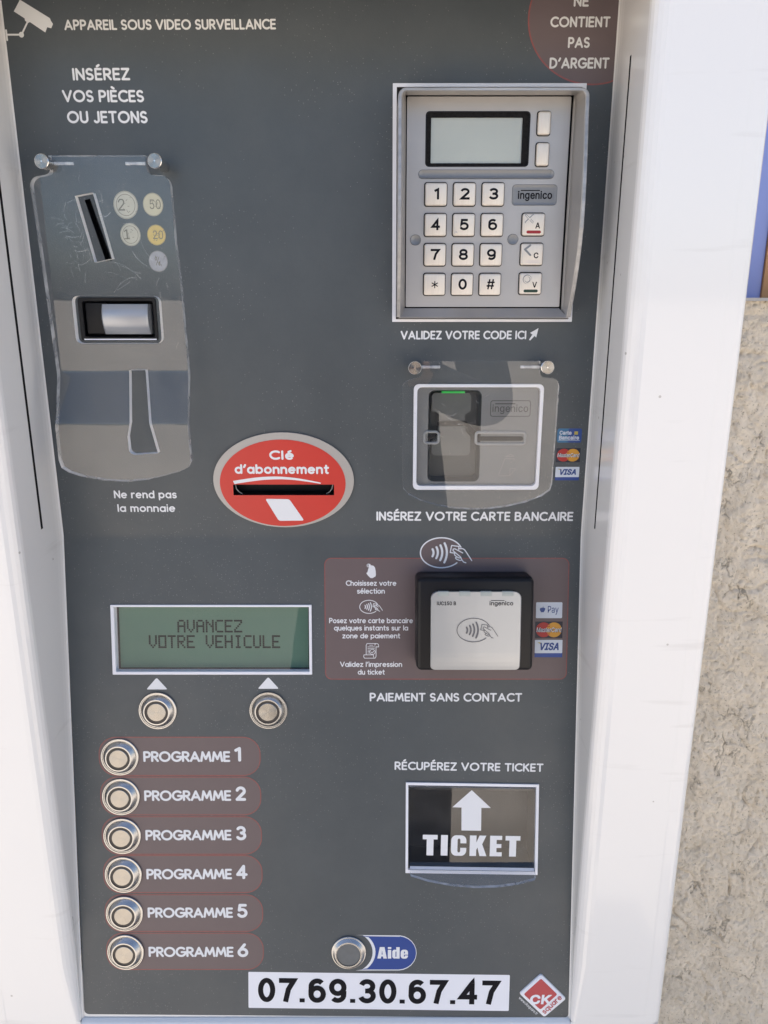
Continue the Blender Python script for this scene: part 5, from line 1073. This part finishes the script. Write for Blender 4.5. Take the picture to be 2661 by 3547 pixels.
# ---- push buttons ---------------------------------------------------------------------
def make_button(u, v):
    e = empty('push_button', u, v, 0, kiosk, LO)
    mb = MB(); mb.lathe(u, v, [(11.35, 0), (11.35, .8), (11.1, 1.1), (10.6, 1.1), (10.35, .55), (9.95, .55), (9.6, 1.0), (8.0, 3.3), (7.7, 3.5), (7.0, 3.5), (6.9, 2.8)], 'steel', 64)
    mb.build('bezel_ring', e, LO, smooth=30)
    mb = MB(); mb.lathe(u, v, [(7.0, 2.5), (7.0, 3.0), (5.5, 3.0)], 'collar', 48); mb.build('light_ring', e, LO, smooth=30)
    mb = MB(); mb.lathe(u, v, [(5.5, 2.8), (5.5, 3.2), (5.25, 3.4), (.02, 3.45)], 'steelcap', 48); mb.build('cap', e, LO, smooth=30)
    return e
proto = make_button(-121.9, -133.4)
def copy_button(u, v):
    c = proto.copy(); COL.objects.link(c); c.parent = kiosk
    Wm = LO @ Matrix.Translation(Vector((u, v, 0))*S); c.matrix_basis = WORLD[kiosk.name].inverted() @ Wm @ Matrix.Rotation(R(random.uniform(-1.3, 1.3)), 4, 'X') @ Matrix.Rotation(R(random.uniform(-1.3, 1.3)), 4, 'Y')
    for ch in proto.children:
        d = ch.copy(); COL.objects.link(d); d.parent = c
        d.rotation_mode = ch.rotation_mode
    return c
btns = [proto]+[copy_button(u, v) for u, v in ((-122.0, -158.2), (-122.1, -182.9), (-122.2, -207.5), (-122.4, -232.6), (-122.5, -257.6), (-98.4, -104.9), (-32.7, -104.7))]
for i, b in enumerate(btns[:6]): b['label'] = 'round steel button beside PROGRAMME %d' % (i+1)
btns[6]['label'] = 'round steel button under the screen, nearer the left edge'; btns[7]['label'] = 'round steel button under the screen, nearer the right edge'

# ---- help button, stickers ---------------------------------------------------------------
hb = MB(); hx, hy = 14.3, -257.9
pts = [(18.6, -246.7)]+[(45.5, -247.0)]+arc(44.6, -258.4, 11.3, 11.5, 85, -88, 12)+[(18.4, -269.9)]+[(hx+14.6*math.cos(R(a)), hy+13.6*math.sin(R(a))) for a in range(-58, 60, 8)]
hb.poly(pts, .05, 'ink'); hb = hb.build('help_sticker', kiosk, LO, 'blue Aide sticker', 0)
mb = MB(); pts = [(21.6, -247.4), (45.5, -247.8)]+arc(44.6, -258.4, 11.0, 10.9, 85, -88, 12)+[(21.4, -269.3)]+[(hx+16.4*math.cos(R(a)), hy+14.6*math.sin(R(a))) for a in range(-46, 50, 8)]
mb.poly(pts, .09, 'blue2'); heavy(mb, 'Aide', (31.8, -262.0), (50.6, -262.1), 7.5, 'ink', .13); mb.build('blue_field', hb, LO, smooth=0)
he = empty('help_button', hx, hy, 0, kiosk, LO, 'round help button with a dark dished cap')
mb = MB(); mb.lathe(hx, hy, [(10.6, 0), (10.6, .9), (10.3, 1.2), (9.8, 1.3), (8.2, 3.0), (7.8, 3.1), (7.3, 3.0), (7.2, 2.2)], 'steel', 64); mb.build('bezel_ring', he, LO, smooth=30)
mb = MB(); mb.lathe(hx, hy, [(7.3, 2.2), (7.1, 2.5), (6.6, 2.6), (3, 2.3), (.02, 2.2)], mat('worn_grey_cap', (.13, .14, .145), .45, mott=.2, mscale=200), 48); mb.build('cap', he, LO, smooth=30)
ang = math.atan2(-2.1, 160.8)
ph = MB(); c = Vector((32.75, -283.75)); ca, sa = math.cos(ang), math.sin(ang)
RT = lambda x, y: (c.x+x*ca-y*sa, c.y+x*sa+y*ca)
ph.poly([RT(x, y) for x, y in rrect(-80.5, -11.9, 80.5, 11.9, .6, 3)], .06, 'sticker'); ph = ph.build('phone_sticker', kiosk, LO, 'white sticker with a bold black telephone number', 0)
mb = MB(); strokes(mb, '07.69.30.67.47', RT(-74.6, -7.9), RT(74.4, -7.9), 16.0, 'blackink', wt=.2, h=.1, gap=.15, font=NUM, sq=True); mb.build('lettering', ph, LO, smooth=0)
mk = MB()
def rquad(c4, rr):
    c4 = [Vector(p) for p in c4]; pts = []
    for i in range(4):
        p, a, b = c4[i], c4[i-1], c4[(i+1) % 4]
        for k in range(5):
            t = k/4; q0 = p+(a-p).normalized()*rr; q1 = p+(b-p).normalized()*rr; pts.append(tuple(q0*(1-t)**2+p*2*t*(1-t)+q1*t*t))
    return pts
mk.rings([[(x, y, 0) for x, y in rquad([(132.4, -271.6), (119.2, -284.6), (135.0, -300.4), (148.4, -288.0)], 1.5)], [(x, y, .8) for x, y in rquad([(132.4, -271.8), (119.4, -284.6), (135.0, -300.2), (148.2, -288.0)], 1.5)], [(x, y, 1.2) for x, y in rquad([(132.4, -272.6), (120.2, -284.7), (135.0, -299.4), (147.4, -288.0)], 1.3)]], 'sticker')
mk = mk.build('maker_sticker', kiosk, LO, 'domed red and white diamond badge', 40)
mb = MB(); mb.poly(rquad([(132.4, -274.3), (121.9, -284.7), (132.4, -294.9), (142.7, -284.8)], 1.2), 1.26, 'dred')
block(mb, 'CK', (125.5, -291.3), (138.4, -291.3), 6.4, 'sticker', 1.3, 4, .1); mb.build('red_field', mk, LO, smooth=0)
mb = MB(); strokes(mb, 'square', (135.2, -297.9), (145.9, -287.2), 3.6, 'dred', wt=.15, h=1.3); mb.build('lettering', mk, LO, smooth=0)
P_('www.cksquare.fr', (118.9, -288.2), (130.2, -299.4), 1.9, plane=LO, h=.1, wt=.12)

# ---- contactless reader ----------------------------------------------------------------------
cl = empty('contactless_reader', 88, -51, 0, kiosk, LO, 'black contactless card reader with a silver face')
mb = MB()
rs = [[(x, y, h) for x, y in rrect(54.1+d, -75.7+d, 120.7-d, -21.3-d, max(3.2-d, .5), 5)] for d, h in ((0, 0), (.1, 12), (.35, 15.2), (.7, 16.4), (1.4, 17.2), (2.4, 17.6))]
mb.rings(rs, 'black'); mb.build('black_base', cl, LO, smooth=45)
# silver face: slightly domed, rolling over at the bottom edge
mb = MB(); rs = []; yt, yb = -29.3, -74.5
for t in [0, .004, .012, .024, .04, .06, .085]+[.085+.865*q/15 for q in range(1, 16)]+[.965, .98, .99, .997, 1]:
    y = yt+(yb-yt)*t; h = 19.6-.3*t if t < .72 else 19.6-.22-1.5*((t-.74)/.26)**2.2 if t > .74 else 19.38
    k = 0
    if t < .085: k = 3.8*(1-math.sqrt(max(0, 1-(1-t/.085)**2)))
    if t > .95: k = 2.2*(1-math.sqrt(max(0, 1-((t-.95)/.05)**2)))
    x0, x1 = 62.2+k, 112.9-k
    rs.append([(x0, y, 12), (x0, y, h-.5), (x0+.45, y, h), (88, y, h+.15), (x1-.45, y, h), (x1, y, h-.5), (x1, y, 12)])
rs.insert(0, [(x, y, 12) for x, y, h in rs[0]])
for k in range(len(rs)-1):
    for j in range(6): mb.add([rs[k][j], rs[k+1][j], rs[k+1][j+1], rs[k][j+1]], [[0, 1, 2, 3]], 'silver')
fp = mb.build('silver_face', cl, LO, smooth=40)
for x0 in (65.9, 77.9, 89.9, 101.9):
    mb = MB(); mb.rbox(x0, -31.7, x0+6.4, -29.0, 18, 19.85, 'lens', .5, .2); mb.build('indicator_light', cl, LO)
mb = MB(); block(mb, 'iUC150 B', (65.5, -36.9), (76.2, -36.9), 2.2, 'blackink', 19.75, 1.6); mb.build('lettering', fp, LO, smooth=0)
mb = MB(); block(mb, 'ingenico', (95.0, -37.6), (108.2, -37.6), 3.1, 'blackink', 19.8, 1); mb.poly(quad((99.5, -34.2), 3.8, .16), 19.82, 'blackink'); mb.build('lettering', fp, LO, smooth=0)
mb = MB(); contactless(mb, 86.3, -51.1, .77, M.setdefault('greyink', mat('grey_ink', (.13, .13, .14), .4)), 19.85, None, .7); mb.build('contactless_symbol', fp, LO, smooth=0)

# ---- ticket outlet ---------------------------------------------------------------------------
tk = empty('ticket_outlet', 89, -178, 0, kiosk, LO, 'dark ticket outlet in a white frame with a clear hinged flap')
O4 = [(48.9, -206.2), (129.0, -207.4), (128.8, -150.4), (49.0, -149.1)]; I4 = [(50.5, -204.1), (127.2, -205.3), (127.1, -152.0), (50.5, -150.7)]
mb = MB(); mb.rings([[(*p, -2) for p in O4], [(*p, .9) for p in O4], [(*p, .9) for p in I4], [(*p, -1) for p in I4]], 'sticker', cap1=False); mb.build('white_frame', tk, LO, smooth=20)
mb = MB(); J = [(50.4, -204.2), (127.3, -205.4), (127.2, -151.9), (50.4, -150.6)]
mb.rings([[(*p, -.4) for p in J], [(*p, -26) for p in J]], M.setdefault('inner', mat('black_chute', (.012, .013, .016), .3, mott=.4, mscale=30)), cap1=True)
mb.add([(51, -158.0, -9), (126.8, -159.0, -9), (126.8, -152.5, -2), (51, -151.5, -2)], [[0, 1, 2, 3]], M.setdefault('chute_lip', mat('grey_chute_lip', (.10, .10, .10), .4))); mb.build('chute', tk, LO, smooth=20)
def flap_h(x, y): return 1.4 if y > -199 else 1.4+(-199-y)*.62
fl = [(51.3, -151.6), (126.6, -152.8), (126.7, -198.0), (127.0, -206)]+[(126.2, -207.4), (116, -209.4), (103, -210.7), (89.8, -210.9), (76, -210.0), (62, -208), (52, -205.6), (51.4, -204)]+[(51.3, -198)]
mb = MB(); mb.sheet(fl, [], [((40, c), (140, c)) for c in (-199, -201, -203)], flap_h, 2.4, 'smoke', 'cutedge'); fo_ = mb.build('clear_flap', tk, LO, smooth=25)
mb = MB(); mb.poly([(88.4, -153.5), (76.9, -164.2), (82.4, -164.4), (82.5, -178.8), (94.3, -179.0), (94.3, -164.6), (100, -164.7)], 1.5, 'ink'); mb.build('arrow_mark', fo_, LO, smooth=0)
mb = MB(); heavy(mb, 'TICKET', (59.1, -194.5), (117.9, -195.4), 13.0, 'ink', 1.5, .17); mb.build('lettering', fo_, LO, smooth=0)
mb = MB(); mb.add([(51.6, -201.4, 1.6), (126.6, -202.6, 1.6), (126.6, -204.2, 2.2), (51.6, -203.0, 2.2)], [[3, 2, 1, 0]], 'sticker'); mb.build('pale_strip', tk, LO, smooth=0)

# ------------------------------------------------------------------ the photographer, whose dark reflection shows in the covers
def photographer():
    cx, cy = 35.9*S-.03, -371.7*S-.40; hgt = (132.4+K0)*S
    root = empty('person', (cx)/S, cy/S, -K0, None, ID)
    root['label'] = 'photographer in dark clothes, seen as a dark reflection in the clear covers'; root['category'] = 'person'
    V = []; E = []; Rr = []
    def j(p, r): V.append(p); Rr.append(r if isinstance(r, tuple) else (r, r)); return len(V)-1
    def link(*ids): E.extend(zip(ids, ids[1:]))
    pel = j((0, 0, .94), (.155, .115)); wa = j((0, 0, 1.10), (.14, .10)); ch = j((0, .0, 1.28), (.165, .115)); up = j((0, -.01, 1.39), (.13, .09)); nk = j((0, .0, 1.48), .056); jaw = j((0, .03, 1.55), (.062, .075)); hd = j((0, .025, 1.63), (.076, .094)); tp = j((0, .015, 1.70), (.06, .075))
    link(pel, wa, ch, up, nk, jaw, hd, tp)
    for sg in (1, -1):
        sh = j((sg*.165, -.01, 1.385), .066); el = j((sg*.245, .03, 1.12), .047); fo = j((sg*.15, .19, 1.17), .042); wr = j((sg*.066, .315, hgt-.10), .027); pa = j((sg*.052, .362, hgt-.075), (.03, .02))
        link(up, sh, el, fo, wr, pa)
        hp = j((sg*.09, 0, .86), .092); kn = j((sg*.10, .015, .50), .062); an = j((sg*.105, -.02, .10), .042); ft = j((sg*.115, .06, .055), (.044, .036)); toe = j((sg*.12, .15, .04), (.04, .026))
        link(pel, hp, kn, an, ft, toe)
    me = bpy.data.meshes.new('body'); me.from_pydata(V, E, []); o = bpy.data.objects.new('body_cage', me); COL.objects.link(o)
    m = o.modifiers.new('skin', 'SKIN'); m.use_smooth_shade = True; sub = o.modifiers.new('sub', 'SUBSURF'); sub.levels = 2; sub.render_levels = 2
    for k, d in enumerate(me.skin_vertices[0].data): d.radius = Rr[k]; d.use_root = (k == 0)
    bpy.context.view_layer.update()
    bm_ = bpy.data.meshes.new_from_object(o.evaluated_get(bpy.context.evaluated_depsgraph_get())); bpy.data.objects.remove(o)
    cloth = mat('dark_jacket', (.022, .024, .03), .85, mott=.3, mscale=60); trou = mat('dark_trousers', (.018, .022, .035), .85); skin = mat('skin', (.46, .27, .19), .5); shoe = mat('dark_shoes', (.02, .018, .016), .5)
    vs = [tuple(v.co) for v in bm_.vertices]; fs = [list(p.vertices) for p in bm_.polygons]; mb = MB(); mb.mats = [cloth, trou, skin, shoe]
    T = lambda p: ((cx+p[0])/S, (cy+p[1])/S, p[2]/S-K0)
    mb.v = [T(p) for p in vs]
    for f in fs:
        c = sum((Vector(vs[i]) for i in f), Vector())/len(f); mb.f.append(f)
        mb.m.append(2 if c.z > 1.475 or (c.y > .305 and c.z > .9) else 3 if c.z < .09 else 1 if c.z < .93 else 0)
    # fingers closed round the phone, nose and ears, all part of the one body mesh
    def tube(pts, r0, r1):
        rs = []
        for k, p in enumerate(pts):
            a = Vector(pts[min(k+1, len(pts)-1)])-Vector(pts[max(k-1, 0)]); u = a.orthogonal().normalized(); v = a.normalized().cross(u); r = r0+(r1-r0)*k/(len(pts)-1)
            rs.append([T(Vector(p)+(u*math.cos(t)+v*math.sin(t))*r) for t in [2*math.pi*q/10 for q in range(10)]])
        mb.rings(rs, skin, cap0=True, cap1=True)
    for sg in (1, -1):
        for k in range(4):
            z = hgt-.052-.019*k; L = (.0, .004, .002, -.006)[k]
            tube([(sg*.055, .365, z-.008), (sg*.047, .383, z), (sg*.038, .394, z+.001), (sg*(.022-L), .398, z+.002)], .0092, .0072)
        tube([(sg*.056, .352, hgt-.10), (sg*.044, .366, hgt-.075), (sg*.03, .371, hgt-.06), (sg*.018, .372, hgt-.052)], .011, .008)
        tube([(sg*.072, .025, 1.60), (sg*.083, .02, 1.625), (sg*.080, .018, 1.655)], .012, .008)
        tube([(sg*.03, .108, 1.632), (sg*.03, .117, 1.633)], .013, .008)
    tube([(0, .105, 1.645), (0, .128, 1.605), (0, .112, 1.592)], .009, .013); tube([(-.022, .103, 1.565), (0, .111, 1.564), (.022, .103, 1.565)], .006, .006)
    mb.build('body', root, ID, smooth=180)
    hb_ = MB(); rs = []
    for k in range(8):
        a = R(90*k/7); rs.append([T((.089*math.cos(a)*math.cos(t), .012+.108*math.cos(a)*math.sin(t), 1.645+(.035 if math.sin(t) > .3 else -.03 if math.sin(t) < -.1 else 0)*(1-k/7)+.095*math.sin(a))) for t in [2*math.pi*q/24 for q in range(24)]])
    hb_.rings(rs, mat('dark_hair', (.018, .013, .01), .6, bump=.3, bscale=300)); hb_.build('hair', root, ID, smooth=60)
    ph_ = MB(); px, py, pz = 35.9, -371.7-9.5, 132.4
    a = Matrix.Rotation(R(-15.5), 4, 'X')
    for (x0, x1, y0, y1, z0, z1, m_, nm) in ((-.036-.0, .036, -.0045, .0045, -.135, .020, mat('dark_phone_case', (.015, .016, .02), .3), 0),):
        P = [(x, y, z) for z in (z0, z1) for x, y in ((x0, y0), (x1, y0), (x1, y1), (x0, y1))]
        Q = [a @ Vector(p) for p in P]; ph_.add([(px+q.x/S, py+q.y/S, pz+q.z/S) for q in Q], [[0, 1, 5, 4], [1, 2, 6, 5], [2, 3, 7, 6], [3, 0, 4, 7], [4, 5, 6, 7], [3, 2, 1, 0]], m_)
    p_ = ph_.build('mobile_phone', None, ID); p_['label'] = 'dark mobile phone held up by the photographer'; p_['category'] = 'phone'
photographer()
